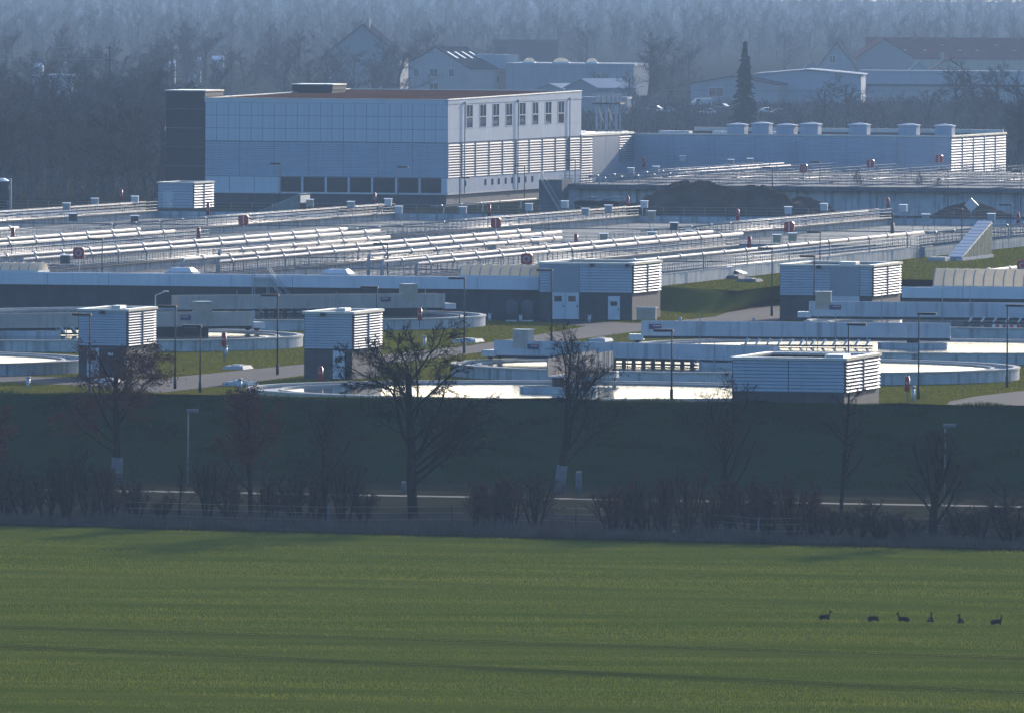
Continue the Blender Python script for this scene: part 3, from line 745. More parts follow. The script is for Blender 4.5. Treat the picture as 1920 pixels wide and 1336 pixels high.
def vault(label, pl, pr, u, zb_, ytop, depth, taper=False):
    wa, wb = w_at(pl, u, zb_), w_at(pr, u, zb_); W = wb - wa; h = (z_at(wa, u + depth / 2, ytop) - zb_) * 1.22
    t = thing('barrel_skylight', label, 'skylight', wa, u, zb_)
    n = 8; prof = [(depth / 2 - depth / 2 * math.cos(math.pi * i / n), .25 + (h - .25) * math.sin(math.pi * i / n)) for i in range(n + 1)]
    MB().box(-.1, W + .1, -.1, depth + .1, 0, .25).build('upstand', 'white_metal', t)
    nb = max(2, int(round(W / .92))); me = None
    for k in range(nb):
        xa, xb = W * k / nb + .05, W * (k + 1) / nb - .05
        sh = MB(); sh.add([(xa, o_, z_) for o_, z_ in prof] + [(xb, o_, z_) for o_, z_ in prof], [(i, i + 1, n + 2 + i, n + 1 + i) for i in range(n)]); sh.build('pane', 'polycarb', t, True)
    for xa in (0.0, W):
        MB().add([(xa, o_, z_) for o_, z_ in prof], [tuple(range(n + 1))]).build('end_pane', 'polycarb', t)
    rp = [(depth / 2 - (depth / 2 + .04) * math.cos(math.pi * i / n), .25 + (h - .21) * math.sin(math.pi * i / n)) for i in range(n + 1)]
    rm_ = MB(); m0 = len(rp); ip = [(o_ * .97 + depth * .015, (z_ - .25) * .95 + .25) for o_, z_ in rp]
    for i in range(n):
        q4 = (rp[i], rp[i + 1], ip[i + 1], ip[i]); rm_.add([(-.05, o_, z_) for o_, z_ in q4] + [(.05, o_, z_) for o_, z_ in q4], [(0, 1, 2, 3), (7, 6, 5, 4), (0, 4, 5, 1), (1, 5, 6, 2), (2, 6, 7, 3), (3, 7, 4, 0)])
    rm = rm_.mesh('rib', 'cabinet')
    for k in range(nb + 1): inst('rib', rm, t, (W * k / nb, 0, 0))
vault('barrel-vaulted translucent skylight left of the double-door hut', 862, 1012, guL + 1.2, gzt - .1, 500, 4.5)
vault('barrel-vaulted translucent skylight at the right edge', 1750, 2050, guR + 1.2, gztR - .1, 510, 4.5)
vault('end of a barrel-vaulted skylight at the left edge', -120, 70, guL + 1.2, gzt - .1, 494, 4.5)
for (lab, a_, b_) in (('flat white roof light on the gallery near the left pipes', 308, 362), ('flat white roof light on the gallery right of its stair', 600, 655)):
    u_ = guL + 3; wa, wb = w_at(a_, u_, gzt), w_at(b_, u_, gzt); W = wb - wa
    t = thing('roof_light', lab, 'roof light', wa, u_, gzt - .1)
    MB().box(0, W, 0, 3, 0, .25).build('upstand', 'cabinet', t)
    MB().add([(.15, .15, .25), (W - .15, .15, .25), (W - .15, 2.85, .25), (.15, 2.85, .25), (.5, .8, .62), (W - .5, .8, .62), (W - .5, 2.2, .62), (.5, 2.2, .62)],
             [(0, 1, 5, 4), (1, 2, 6, 5), (2, 3, 7, 6), (3, 0, 4, 7), (4, 5, 6, 7)]).build('dome', 'letter_white', t)
# outside stair of the left gallery
ws = w_at(488, guL, 2)
st = thing('steel_stair', 'steel stair climbing the gallery wall behind the left tanks', 'stair', ws, guL - 1.2)
mb = MB()
for k in range(12):
    o = MB().box(.9 + k * .22, 1.2 + k * .22, 0, 1.0, gzt - .3 - k * .27, gzt - .24 - k * .27).build('step', 'galv', st)
MB().box(-.6, .9, 0, 1.0, gzt - .3, gzt - .2).build('landing', 'galv', st)
for yy in (0, 1.0):
    MB().tube((.9, yy, gzt + .7), (3.6, yy, gzt - 2.6), .035, n=4).tube((-.6, yy, gzt + .7), (.9, yy, gzt + .7), .035, n=4).tube((.9, yy, gzt - .3), (3.6, yy, gzt - 3.6), .07, n=4).build('handrail', 'galv', st)
    MB().tube((-.5, yy, 0), (-.5, yy, gzt + .7), .05, n=5).tube((.9, yy, 0), (.9, yy, gzt + .7), .05, n=5).build('post', 'galv', st)
# ------------------------------------------------------------------ aeration basins
ZD = 3.1
def basin(label, wa, wb, ua, ub, zd=ZD, zw=2.35, group=None):
    t = thing('aeration_basin', label, 'basin', wa, ua, 0, 0, group)
    W, D = wb - wa - .04, ub - ua - .04
    MB().box(0, W, 0, .4, 0, zd).build('wall', 'concrete', t)
    MB().box(0, W, D - .4, D, 0, zd).build('wall', 'concrete', t)
    MB().box(0, .4, .4, D - .4, 0, zd).build('wall', 'concrete', t)
    MB().box(W - .4, W, .4, D - .4, 0, zd).build('wall', 'concrete', t)
    MB().add([(.4, .4, zw), (W - .4, .4, zw), (W - .4, D - .4, zw), (.4, D - .4, zw)], [(0, 1, 2, 3)]).build('water', 'water_basin', t)
    MB().box(-.7 if True else 0, .75, .45, D - .45, zd, zd + .12).build('walkway', 'concrete_dark', t)
    return t
U0, U1 = guL + 9.3, 437.0
LN = [-160.4, -140.9, -121.4, -102.0, -82.7, -63.3, -43.5]
names = ['leftmost near aeration basin, behind the end of the vaulted skylight', 'second near aeration basin from the left, with walkways', 'near aeration basin behind the gallery, third from the left',
         'near aeration basin behind the gallery stair', 'near aeration basin behind the white roof light of the gallery', 'rightmost near aeration basin, behind the double-door hut']
for i in range(6): basin(names[i], LN[i], LN[i + 1], U0, U1, group='near row of aeration basins')
LN2 = [-197, -167, -137.8, -108, -77.3, -43.5]
n2 = ['far aeration basin at the left edge', 'far aeration basin near the small pale hut', 'far aeration basin in front of the stair tower', 'far aeration basin in front of the hall windows', 'far aeration basin in front of the soil heap']
for i in range(5): basin(n2[i], LN2[i], LN2[i + 1], U1 + 6, 614, group='far row of aeration basins')

RAILM = {}
def rail_meshes(Ln, h=1.1, sp=2.5, r=.022):
    key = (round(Ln, 1), h, sp, r)
    if key not in RAILM:
        a = MB()
        for z in (h, h * .66, h * .33): a.tube((0, 0, z), (0, Ln, z), r, n=5)
        a.box(-.012, .012, 0, Ln, .0, .12)
        b = MB(); n = max(1, int(Ln / sp))
        for k in range(n + 1): y = Ln * k / n; b.tube((0, y, 0), (0, y, h), r * 1.1, n=5)
        RAILM[key] = (a.mesh('rails', 'rail_steel', True), b.mesh('posts', 'rail_steel', True))
    return RAILM[key]
def railing(label, wa, ua, wb, ub, z=ZD, group=None, h=1.1, sp=2.5, r=.022):
    Ln = math.hypot(wb - wa, ub - ua); ang = math.atan2(-(wb - wa), ub - ua)
    t = thing('railing', label, 'railing', wa, ua, z, ang, group)
    a, b = rail_meshes(Ln, h, sp, r); stuff(inst('rails', a, t)); stuff(inst('posts', b, t))
    return t
for i, w in enumerate(LN):
    for s in (-.72, .72):
        if i == 6 and s > 0: w_, zz_ = RWALL + .0, ZD
        else: w_ = w + s
        railing('galvanised railing along a lengthwise walkway of the near basins', w_, U0 + .6, w_, U1 - .6, ZD + .1, 'railings along the near basins')
for i, w in enumerate(LN2):
    for s in (-.72, .72):
        railing('galvanised railing along a lengthwise walkway of the far basins', w + s, U1 + 6.6, w + s, 613, ZD + .1, 'railings along the far basins')
for k, (ua, za) in enumerate(((U0 + .25, ZD), (U1 - .25, ZD), (U1 + 6.3, ZD), (526, ZD), (613.7, ZD))):
    railing(['galvanised railing behind the parapet of the long gallery', 'galvanised cross railing where the thick pipes end', 'galvanised cross railing at the near end of the far basins',
             'galvanised cross railing over the middle of the far basins', 'galvanised cross railing at the far end of the far basins'][k], -195 if k > 1 else -160, ua, -44, ua, za)
for k, ua in enumerate((300, 350, 395)):
    for j in range(6):
        if (j + k) % 2: continue
        railing('short galvanised railing across a footbridge of the near basins', LN[j] + 1, ua, LN[j + 1] - 1, ua, ZD + .02, 'cross railings of the near basins')
# concrete crosswalk between the rows
t = thing('crosswalk', 'broad concrete walkway between near and far basins', 'walkway', -198, U1 + .0)
MB().box(0, 154, .02, 5.98, 0, ZD).build('slab', 'concrete', t)
railing('railing on the right basin wall beyond the near basins', RWALL, U1 + 1, RWALL, 760, ZD + .1)
t = thing('basin_wall', 'long pale stained concrete wall running beside the grass terrace', 'wall', RWALL, U1 + 6)
MB().box(-.5, 0, 177.5, 330, 0, ZD).build('wall', 'concrete', t)

# ------------------------------------------------------------------ thick air pipes
PC = None
def air_pipe(label, w, ua, ub, z, r=.17, elbow=True, zdown=None, phase=0.0, side=0, group='thick steel air pipes above the basins'):
    t = thing('air_pipe', label, 'pipe', w, ua, ZD, 0, group)
    z -= ZD; pts = []
    if elbow:
        zd = (zdown if zdown is not None else ZD) - ZD
        pts += [(0, 0, zd), (0, 0, z - .75)]
        for k in range(1, 5): a = k / 4 * math.pi / 2; pts.append((0, .75 * (1 - math.cos(a)), z - .75 + .75 * math.sin(a)))
    else: pts += [(0, 0, z)]
    pts.append((0, ub - ua, z))
    MB().path(pts, r, 12).build('pipe', 'pipe_steel', t, True)
    y = 6 + phase; cm = MB().tube((0, -.22, 0), (0, .22, 0), r * 1.55, n=12).mesh('flange', 'galv')
    sm = MB().box(-.06, .06, -.06, .06, -z + .1, -r).box(-.35, .35, -.08, .08, -r - .08, -r).mesh('support', 'galv')
    bm_ = MB().box(-.12, .12, -.5, .5, r * .8, r * 1.6).mesh('valve', 'white_metal'); k = 0
    while y < ub - ua - 1:
        inst('flange', cm, t, (0, y, z))
        if k % 2 == 0: inst('support', sm, t, (0, y + 1.2, z)); 
        if k % 2 == 1: inst('valve', bm_, t, (0, y, z))
        y += 11.8; k += 1
    return t
Pn = [(-140.9, 430, 'far left'), (-121.4, 420, 'left'), (-102, 434, 'left of centre'), (-82.7, 437, 'central'), (-63.3, 439, 'right of centre')]
for i, (w, ue, nm) in enumerate(Pn):
    air_pipe('upper-left pipe of the ' + nm + ' thick steel pair over the near basins', w - .5, guL + 6 + 12, ue - 12, 4.78, phase=3)
    air_pipe('lower-right pipe of the ' + nm + ' thick steel pair over the near basins', w + .55, guL + 6 + 23, ue, 4.40, phase=0)
air_pipe('thick steel pipe along the right edge of the basins, nearest the grass terrace', RWALL + .6, 256, 438, 4.75, r=.16)
air_pipe('thinner steel pipe continuing along the right basin edge', RWALL + .6, 440, 700, 4.6, r=.10, elbow=False)
air_pipe('single thick pipe with a sideways elbow over the left middle basin', -81.6 - 1.6, 272, 352, 5.3, zdown=ZD, phase=4)
air_pipe('single thick pipe with a tall elbow above the centre basin', -65.6 - .8, 262, 357, 5.3, zdown=ZD, phase=2)
air_pipe('thick pipe at the left edge ending beyond the near basins', -160.4, 330, 445, 4.6, elbow=False)
for i, (w, ua, ub) in enumerate(((-166.5, 470, 600), (-137.3, 456, 609), (-107.5, 445, 616), (-76.8, 455, 598), (-129.9, 600, 664))):
    air_pipe('slim steel pipe along a walkway of the far basins', w, ua, ub, 4.25, r=.08, elbow=False, group='slim pipes over the far basins')
air_pipe('short thick steel pipe at the right edge beside the second vaulted skylight', w_at(1795, guR + 14, 4), guR + 14, u_at(1905, w_at(1795, guR + 14, 4), 4.6, guR + 14), 4.3, elbow=False)

# ------------------------------------------------------------------ big basin on the right with high railings
uB = L(1400, 402)[1]; wBa = w_at(1085, uB, 3); wBb = w_at(2150, uB, 3); zB = z_at(w_at(1500, uB, 3), uB, 351)
DB = uE - uB - 12
rb = thing('settling_basin', 'wide raised concrete basin with overhanging dark edge and dense railings', 'basin', wBa, uB)
W = wBb - wBa
MB().box(0, W, .8, DB, 0, zB - .5).build('wall', 'concrete', rb)
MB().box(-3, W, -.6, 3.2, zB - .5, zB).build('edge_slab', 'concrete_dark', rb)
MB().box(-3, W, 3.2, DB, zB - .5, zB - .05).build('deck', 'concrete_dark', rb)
MB().box(-2.5, 0, .0, 4, 0, zB - .5).build('pier', 'concrete', rb)
for k in range(7):
    railing('railing crossing the big raised basin on the right', wBa - 2.5, uB + .0 + k * (DB - 2) / 6 - (.4 if k == 0 else 0), wBb, uB + k * (DB - 2) / 6 - (.4 if k == 0 else 0), zB, 'railings of the raised basin', h=1.2, sp=1.8, r=.02)
for k in range(9):
    w = wBa - 2 + k * W / 8
    railing('lengthwise railing on the big raised basin on the right', w, uB + .2, w, uB + DB - 2, zB, 'lengthwise railings of the raised basin', h=1.2, r=.016)
# two pipes running on its left edge
for k in (0, 1): air_pipe('slim pipe along the left edge of the raised basin', wBa + .6 + k * 1.0, uB + 4, uB + DB - 8, zB + 1.1 - k * .3, r=.11, elbow=False, group='slim pipes of the raised basin')
# concrete stair block at its left end
uS = uB - 6; wSa, wSb = w_at(1007, uS, 2), w_at(1050, uS, 2)
st = thing('stair_block', 'dark concrete block with steel stair at the left end of the raised basin', 'stair', wSa, uS)
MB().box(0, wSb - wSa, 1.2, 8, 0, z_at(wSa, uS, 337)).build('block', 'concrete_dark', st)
zS = z_at(wSa, uS, 337)
sm = MB().box(0, .3, 0, 1.0, 0, .05).mesh('step', 'galv')
for k in range(16): inst('step', sm, st, (2.9 - k * .15, .1, .2 + k * zS / 16.5))
for yy in (.08, 1.05):
    MB().tube((3.1, yy, 1.1), (.5, yy, zS + 1.1), .04, n=5).tube((3.1, yy, .2), (.5, yy, zS), .08, n=5).tube((3.1, yy, .1), (3.1, yy, 1.1), .04, n=5).tube((.5, yy, zS), (.5, yy, zS + 1.1), .04, n=5).build('handrail', 'galv', st)

# skips with tilted lids beside it
for k, (a_, lab) in enumerate(((1080, 'left one of two dark skips with a sunlit tilted lid by the soil heap'), (1123, 'right one of two dark skips with a sunlit tilted lid by the soil heap'))):
    us = uB - 10; wa = w_at(a_, us, 1)
    t = thing('skip', lab, 'skip', wa, us)
    MB().add([(0, 0, .2), (2.6, 0, .2), (2.6, 5, .2), (0, 5, .2), (-.2, -.5, 1.7), (2.8, -.5, 1.7), (2.8, 5.5, 1.7), (-.2, 5.5, 1.7)],
             [(0, 3, 2, 1), (4, 5, 6, 7), (0, 1, 5, 4), (1, 2, 6, 5), (2, 3, 7, 6), (3, 0, 4, 7)]).build('body', 'dark_metal', t)
    MB().add([(-.3, -.6, 1.75), (2.2, -.6, 2.25), (2.2, 5.6, 2.25), (-.3, 5.6, 1.75), (-.3, -.6, 1.83), (2.2, -.6, 2.33), (2.2, 5.6, 2.33), (-.3, 5.6, 1.83)],
             [(0, 3, 2, 1), (4, 5, 6, 7), (0, 1, 5, 4), (1, 2, 6, 5), (2, 3, 7, 6), (3, 0, 4, 7)]).build('lid', 'white_metal', t)
    for xx in (.3, 2.1): MB().box(xx, xx + .2, .3, 4.7, 0, .2).build('runner', 'dark_metal', t)
# soil heaps
def heap(label, pcx, ybase, halfpx, ytop, seed, m='soil', squash=.6):
    w, u = L(pcx, ybase); h = z_at(w, u, ytop); wr = abs(w_at(pcx + halfpx, u, 0) - w); g = random.Random(seed)
    t = thing('soil_heap', label, 'soil heap', w, u); mb = MB(); N, K = 36, 10
    off = [g.uniform(0, 6.28) for _ in range(6)]
    for k in range(K + 1):
        q = k / K
        for i in range(N):
            a = 2 * math.pi * i / N
            rr = wr * (1 + .10 * math.sin(3 * a + off[0]) + .06 * math.sin(7 * a + off[1])) * (1 - q)
            zz_ = h * (1 - (1 - q) ** 1.9) * (1 + .05 * math.sin(5 * a + off[2] + q * 4)) if k < K else h * .98
            mb.v.append((rr * math.cos(a), rr * math.sin(a) * squash, max(0, zz_ + g.uniform(-.10, .10) * h)))
    for k in range(K):
        for i in range(N): mb.f.append((k*N+i, k*N+(i+1) % N, (k+1)*N+(i+1) % N, (k+1)*N+i))
    mb.build('mound', m, t, True); return t
heap('tallest dark soil heap under the edge of the raised basin', 1300, 409, 150, 345, 1)
heap('second dark soil heap, right of the tallest one', 1420, 411, 105, 352, 2)
heap('low dark soil heap with sparse growth right of the others', 1505, 410, 75, 372, 3)
heap('dark heap at the right edge with a white diamond panel on it', 1815, 412, 85, 382, 4, 'soil')
w, u = L(1835, 412); zc = z_at(w, u - 6, 385)
t = thing('diamond_panel', 'white square panel standing on its corner on the right heap', 'panel', w, u - 6)
MB().add([(-.95, -.03, zc), (0, -.03, zc - .95), (.95, -.03, zc), (0, -.03, zc + .95), (-.95, .05, zc), (0, .05, zc - .95), (.95, .05, zc), (0, .05, zc + .95)],
         [(0, 1, 2, 3), (7, 6, 5, 4), (0, 4, 5, 1), (1, 5, 6, 2), (2, 6, 7, 3), (3, 7, 4, 0)]).build('plate', 'white_metal', t)
MB().tube((0, .1, 0), (0, .1, zc), .05, n=6).build('post', 'galv', t)
# stacked building material
for k, (a_, b_, yb, yt, lab) in enumerate(((1575, 1630, 392, 378, 'stack of pale concrete slabs left of a young tree'), (1590, 1650, 386, 374, 'longer stack of pale slabs behind the first'))):
    w, u = L(a_, yb); W_ = w_at(b_, u, 0) - w; h = z_at(w, u, yt)
    t = thing('slab_stack', lab, 'slab stack', w, u)
    for q in range(4): MB().box(.0 + .12 * (q % 2), W_ - .1 * q, 0, 2, h * q / 4, h * (q + 1) / 4 - .04).build('slab', 'concrete', t)

# ------------------------------------------------------------------ round settling tanks
def tank(label, px, py, Rm, zr=1.0, chan=2.0, low=.20):
    p = G(px, py, zr); t = thing_w('round_tank', label, 'tank', (p.x, p.y, 0), -TH)
    MB().ring(Rm - .38, Rm, 0, zr - .14, 144).build('wall', 'concrete', t, False)
    MB().ring(Rm - .45, Rm + .07, zr - .14, zr, 144).build('rim', 'concrete_rim', t)
    MB().ring(Rm - chan, Rm - .45, zr - 1.0, zr - .30, 144).build('launder_floor', 'concrete_rim', t)
    MB().ring(Rm - chan - .28, Rm - chan, zr - 1.2, zr - .08, 144).build('overflow_wall', 'concrete_rim', t)
    MB().disc(Rm - chan - .29, zr - low, 144).build('water', 'water', t)
    MB().ring(2.75, 2.95, zr - 1.2, zr + .22, 64).build('feed_well', 'concrete', t)
    MB().tube((0, 0, zr - 1.2), (0, 0, zr + .2), .7, n=20).build('centre_pier', 'concrete', t)
    return t, p, Rm, zr
T1 = tank('nearest round tank, half hidden by the edge of the bank', 1047, 729, 23.7, .7, 2.4, .22)
T2 = tank('round tank behind the wide doorless hut', 1379, 683, 22.8)
T3 = tank('round tank with lit scraper paddles behind the wide doorless hut', 1711, 647, 23.3)
T4 = tank('furthest round tank on the right, in front of the right louvred hut', 1985, 604, 23.0)
T5 = tank('round tank between the two small louvred huts', 50, 624, 23.8)
T6 = tank('round tank at the far left edge behind the left small hut', -370, 668, 23.2)
T7 = tank('furthest round tank on the left, below the long gallery', 418, 587, 24.0)
def plate(parent, x, y, z, sgn, wd=1.05, ht=.42):
    """name plate of a scraper bridge: dark blue and red with a pale unreadable line"""
    s = MB().box(x - wd/2, x + wd/2, y - .02, y + .02, z - ht/2, z + ht/2).build('sign_plate', 'blue_plate', parent)
    yo = y + .035 * sgn
    MB().box(x - wd/2 + .03, x + wd*.1, yo - .012, yo + .012, z - ht*.1, z + ht*.42).build('red_field', 'red_plate', s)
    for k in range(5):
        xx = x - wd*.42 + k * wd * .13
        MB().box(xx, xx + wd*.09, yo + .012*sgn, yo + .022*sgn, z + ht*.08, z + ht*.26).build('letter_mark', 'letter_white', s)
def bridge(label, T, phi, r0, r1, view, pmat='bridge_panel', zoff=.55, h=1.25, cab=None, cabm='tan_cabinet', sign=None, beam=None, paddles=0, pad='slant', brush=None, masts=(), bx=0.0):
    """scraper bridge: local x runs from the centre to the rim; view = side (+1/-1 in y) that faces the viewer"""
    t0, p, Rm, zr = T
    t = thing_w('scraper_bridge', label, 'bridge', (p.x, p.y, zr), phi)
    n = max(2, int(round((r1 - r0) / 4.2)))
    for s in (1, -1):
        for k in range(n):
            xa, xb = r0 + (r1 - r0) * k / n + .015, r0 + (r1 - r0) * (k + 1) / n - .015
            MB().box(xa, xb, s * .72 - .04, s * .72 + .04, zoff, zoff + h).build('parapet_panel', pmat, t)
    MB().box(r0, r1, -.68, .68, zoff, zoff + .12).build('deck', 'galv', t)
    MB().box(r0, r1, view * .5 - .1, view * .5 + .1, zoff - .22, zoff - .001).build('girder', 'dark_metal', t)
    MB().box(r1 - .2, r1 + 1.0, -1.0, 1.0, .25, .75).build('end_carriage', 'white_metal', t)
    for s in (-.75, .75): MB().tube((r1 + .3, s - .12, .28), (r1 + .3, s + .12, .28), .27, n=14).build('wheel', 'black_rubber', t)
    MB().tube((0, 0, -.2), (0, 0, zoff), .5, n=16).build('pivot', 'dark_metal', t)
    if cab:
        c = MB().box(cab - .7, cab + .7, view * .3 - .5, view * .3 + .5, zoff + h * .5, zoff + h + .85).build('control_cabinet', cabm, t)
        MB().box(cab - .75, cab + .75, view * .3 - .55, view * .3 + .55, zoff + h + .85, zoff + h + .92).build('cabinet_lid', 'white_metal', c)
    if sign is not None: plate(t, sign, view * .80, zoff + h * .62, view)
    for mx_, hh in masts:
        MB().tube((mx_, view * .82, -.3), (mx_, view * .82, zoff + h + hh), .035, n=5).build('mast', 'galv', t)
    if beam:
        b0, b1 = beam; yb = view * 1.7; zb = -.10
        bo = MB().box(b0, b1, yb - .07, yb + .07, zb - .05, zb + .1).build('scum_beam', 'dark_metal', t)
        for k in range(paddles):
            x = b0 + (b1 - b0) * (k + .6) / paddles
            if pad == 'slant':
                MB().add([(x-.08, yb-.22, zb+.08), (x+.10, yb-.22, zb+.08), (x-.22, yb-.22, zb+.62), (x-.42, yb-.22, zb+.55),
                          (x-.08, yb+.22, zb+.08), (x+.10, yb+.22, zb+.08), (x-.22, yb+.22, zb+.62), (x-.42, yb+.22, zb+.55)],
                         [(0,1,2,3),(7,6,5,4),(0,4,5,1),(1,5,6,2),(2,6,7,3),(3,7,4,0)]).build('paddle', 'white_metal', bo)
            else:
                MB().extr([(x - .22, zb - .1), (x - .17, zb + .3), (x, zb + .62), (x + .17, zb + .3), (x + .22, zb - .1)], 'y', yb - .1, yb + .1)
                m_ = MB(); m_.add([(x-.15, yb-.1, zb-.1), (x-.13, yb-.1, zb+.25), (x, yb-.1, zb+.52), (x+.13, yb-.1, zb+.25), (x+.15, yb-.1, zb-.1),
                                   (x-.15, yb+.1, zb-.1), (x-.13, yb+.1, zb+.25), (x, yb+.1, zb+.52), (x+.13, yb+.1, zb+.25), (x+.15, yb+.1, zb-.1)],
                                  [(0,1,2,3,4),(9,8,7,6,5),(0,5,6,1),(1,6,7,2),(2,7,8,3),(3,8,9,4),(4,9,5,0)])
                m_.build('paddle', 'black_rubber', bo)
        for x in (b0 + .5, (b0 + b1) / 2, b1 - .5):
            MB().tube((x, yb, zb), (x, view * .6, zoff), .05, n=5).build('hanger', 'galv', bo)
    if brush:
        MB().box(brush[0], brush[1], view * 1.2 - .3, view * 1.2 + .3, -.35, .30).build('brush', 'black_rubber', t)
    return t
PI = math.pi
bridge('grey scraper bridge of the nearest tank, sunlit, seen end on behind a bare tree', T1, PI/2 - R(9), -1.0, 23.2, -1, 'bridge_grey', zoff=.9, h=1.45, masts=((22.5, 1.4), (12, .8), (2, .1), (5, .1), (8, .1), (15, .1), (18, .1), (20, .1)))
bridge('pale scraper bridge with small cabinet, behind the nearest tank', T2, PI - R(30), -3.6, 22.0, 1, zoff=.35, h=1.2, cab=19.5, cabm='bridge_tan', sign=18.3, beam=(2.5, 11.5), paddles=10, pad='lens', masts=((9.5, .6), (1.5, .4)))
bridge('long pale scraper bridge behind the wide doorless hut', T3, PI - R(4), -3.2, 23.0, 1, zoff=.62, h=1.25, sign=21.8, beam=(3.3, 14.5), paddles=12, masts=((6.5, 1.0), (8.0, 1.0), (18, .5)))
bridge('pale scraper bridge with tan cabinet at the right edge', T4, PI - R(4), -3.5, 22.6, 1, zoff=.35, h=1.35, cab=21.3, sign=20.2, beam=(-1.5, 8.5), paddles=9, masts=((8.0, 1.6), (10.5, 1.6), (16, .9)))
bridge('tan scraper bridge with cabinet behind the left small hut', T5, R(33), -10, 20.0 + 2.6, -1, 'bridge_tan', zoff=.42, h=1.25, cab=17.6, cabm='tan_cabinet', sign=15.6, brush=(11.5, 17.5), beam=(2, 10), paddles=7, masts=((3.5, .5), (11, .3)))
bridge('tan scraper bridge with cabinet below the long gallery', T7, R(31), -5, 23.2, -1, 'bridge_tan', zoff=.35, h=1.3, cab=19.5, sign=16.8, brush=(9, 20), beam=(3, 9), paddles=6, pad='lens', masts=((11.5, .2), (1, .4), (21, 1.0)))
bridge('scraper bridge of the tank at the far left edge', T6, R(160), -3, 22.6, 1, 'bridge_tan')
# ------------------------------------------------------------------ lamps, posts and other small equipment
lp = MB().tube((0, 0, 0), (0, 0, 6.35), .07, .05, n=8).mesh('pole', 'dark_metal', True)
lb = MB().tube((0, 0, 0), (0, 0, .9), .12, .12, n=8).mesh('pole_base', 'dark_metal', True)
lh = MB().box(-1.35, .1, -.22, .22, 6.33, 6.5).mesh('lamp_head', 'dark_metal')
ll = MB().box(-1.25, -.3, -.16, .16, 6.30, 6.33).mesh('lamp_lens', 'cabinet')
def yard_lamp(px, yt, label, flip=False, base=None, z=0.0):
    yb = base if base else (yt + 11.83 + 60 * 0) / .8028
    p = G(px, yb, z)
    hh = bis(lambda q: proj((p.x, p.y, q))[1] - yt, -20, 60) - z
    t = thing_w('yard_lamp', label, 'lamp post', p, -TH + (PI if flip else 0), 'dark yard lamps of the plant')
    k = hh / 6.5
    inst('pole', lp, t, scale=(1, 1, k)); inst('pole_base', lb, t)
    h = inst('lamp_head', lh, t, (0, 0, 6.4 * (k - 1))); inst('lamp_lens', ll, h)
for a in ((168, 588, 'dark yard lamp in front of the left small hut', 0), (328, 573, 'dark yard lamp right of the left small hut, by the path', 0),
          (520, 552, 'dark yard lamp with a box on its pole, left of the second small hut', 0), (706, 537, 'dark yard lamp rising behind the second small hut', 0),
          (870, 520, 'dark yard lamp on the lawn below the vaulted skylight', 0), (1034, 505, 'dark yard lamp before the double doors', 0),
          (1447, 464, 'dark yard lamp beside the path up the grass slope', 0), (1537, 434, 'dark yard lamp showing above the right louvred hut roof', 0),
          (1526, 479, 'dark yard lamp in front of the right louvred hut', 0), (1673, 400, 'dark yard lamp on the terrace before the long basin wall', 0),
          (1590, 606, 'dark yard lamp rising above the wide doorless hut', 1), (1888, 571, 'dark yard lamp at the right edge beside the round tank', 1),
          (1803, 391, 'dark yard lamp in front of the glazed stair', 0), (1895, 383, 'dark yard lamp right of the glazed stair', 0),
          (191, 447, 'dark yard lamp before the left gallery wall', 0), (726, 456, 'dark yard lamp before the gallery by the pipe elbows', 0),
          (525, 306, 'dark yard lamp at the left end of the hall windows', 0), (624, 295, 'dark yard lamp in the middle of the hall windows', 1),
          (746, 312, 'dark yard lamp right of the middle of the hall windows', 1), (861, 332, 'dark yard lamp just right of the hall corner', 1),
          (983, 310, 'dark yard lamp before the louvred long side of the hall', 0), (1078, 299, 'dark yard lamp near the far end of the hall louvres', 0),
          (1448, 313, 'dark yard lamp before the raised basin, left of the red ring box', 0), (1537, 303, 'dark yard lamp before the raised basin, right of the red ring box', 0),
          (1777, 318, 'dark yard lamp before the raised basin near its right end', 0), (1914, 320, 'dark yard lamp before the raised basin at the right edge', 0)):
    yard_lamp(a[0], a[1], a[2], bool(a[3]))
yard_lamp(1259, 618, 'dark yard lamp in front of the nearest tank water', False, 752, ZC)
yard_lamp(1722, 586, 'dark yard lamp right of the wide doorless hut', True, 748, 0)
yard_lamp(375, 610, 'thin dark lamp post right of the left small hut, shorter than its neighbour', False, 735, 0)
# angled pale lamp behind the left small hut
p = G(291, 640); t = thing_w('pale_lamp', 'pale lamp with raised slanting arm behind the left small hut', 'lamp post', p, -TH)
MB().tube((0, 0, 0), (0, 0, 4.0), .06, n=6).build('pole', 'white_metal', t)
MB().tube((0, 0, 4.0), (.9, 0, 4.35), .05, n=6).build('arm', 'white_metal', t); MB().box(.7, 1.15, -.1, .1, 4.3, 4.42).build('lamp_head', 'white_metal', t)
# road lamps below the bank
for px, yt, yb, lab in ((352, 769, 908, 'pale road lamp below the bank on the left'), (1771, 797, 947, 'pale road lamp below the bank on the right')):
    z0 = ZF + .12; p = G(px, yb, z0); h = bis(lambda q: proj((p.x, p.y, q))[1] - yt, -20, 60) - z0
    t = thing_w('road_lamp', lab, 'lamp post', p, 0, 'pale road lamps')
    MB().tube((0, 0, 0), (0, 0, h - .15), .075, .05, n=8).build('pole', 'lamp_grey', t, True)
    MB().tube((0, 0, h - .15), (.35, 0, h - .05), .05, n=6).build('arm', 'lamp_grey', t)
    MB().extr([(-.12, h - .12), (-.16, h + .03), (-.06, h + .12), (.10, h + .12), (.14, h - .12)], 'x', -.12, .75).build('lamp_head', 'lamp_grey', t)

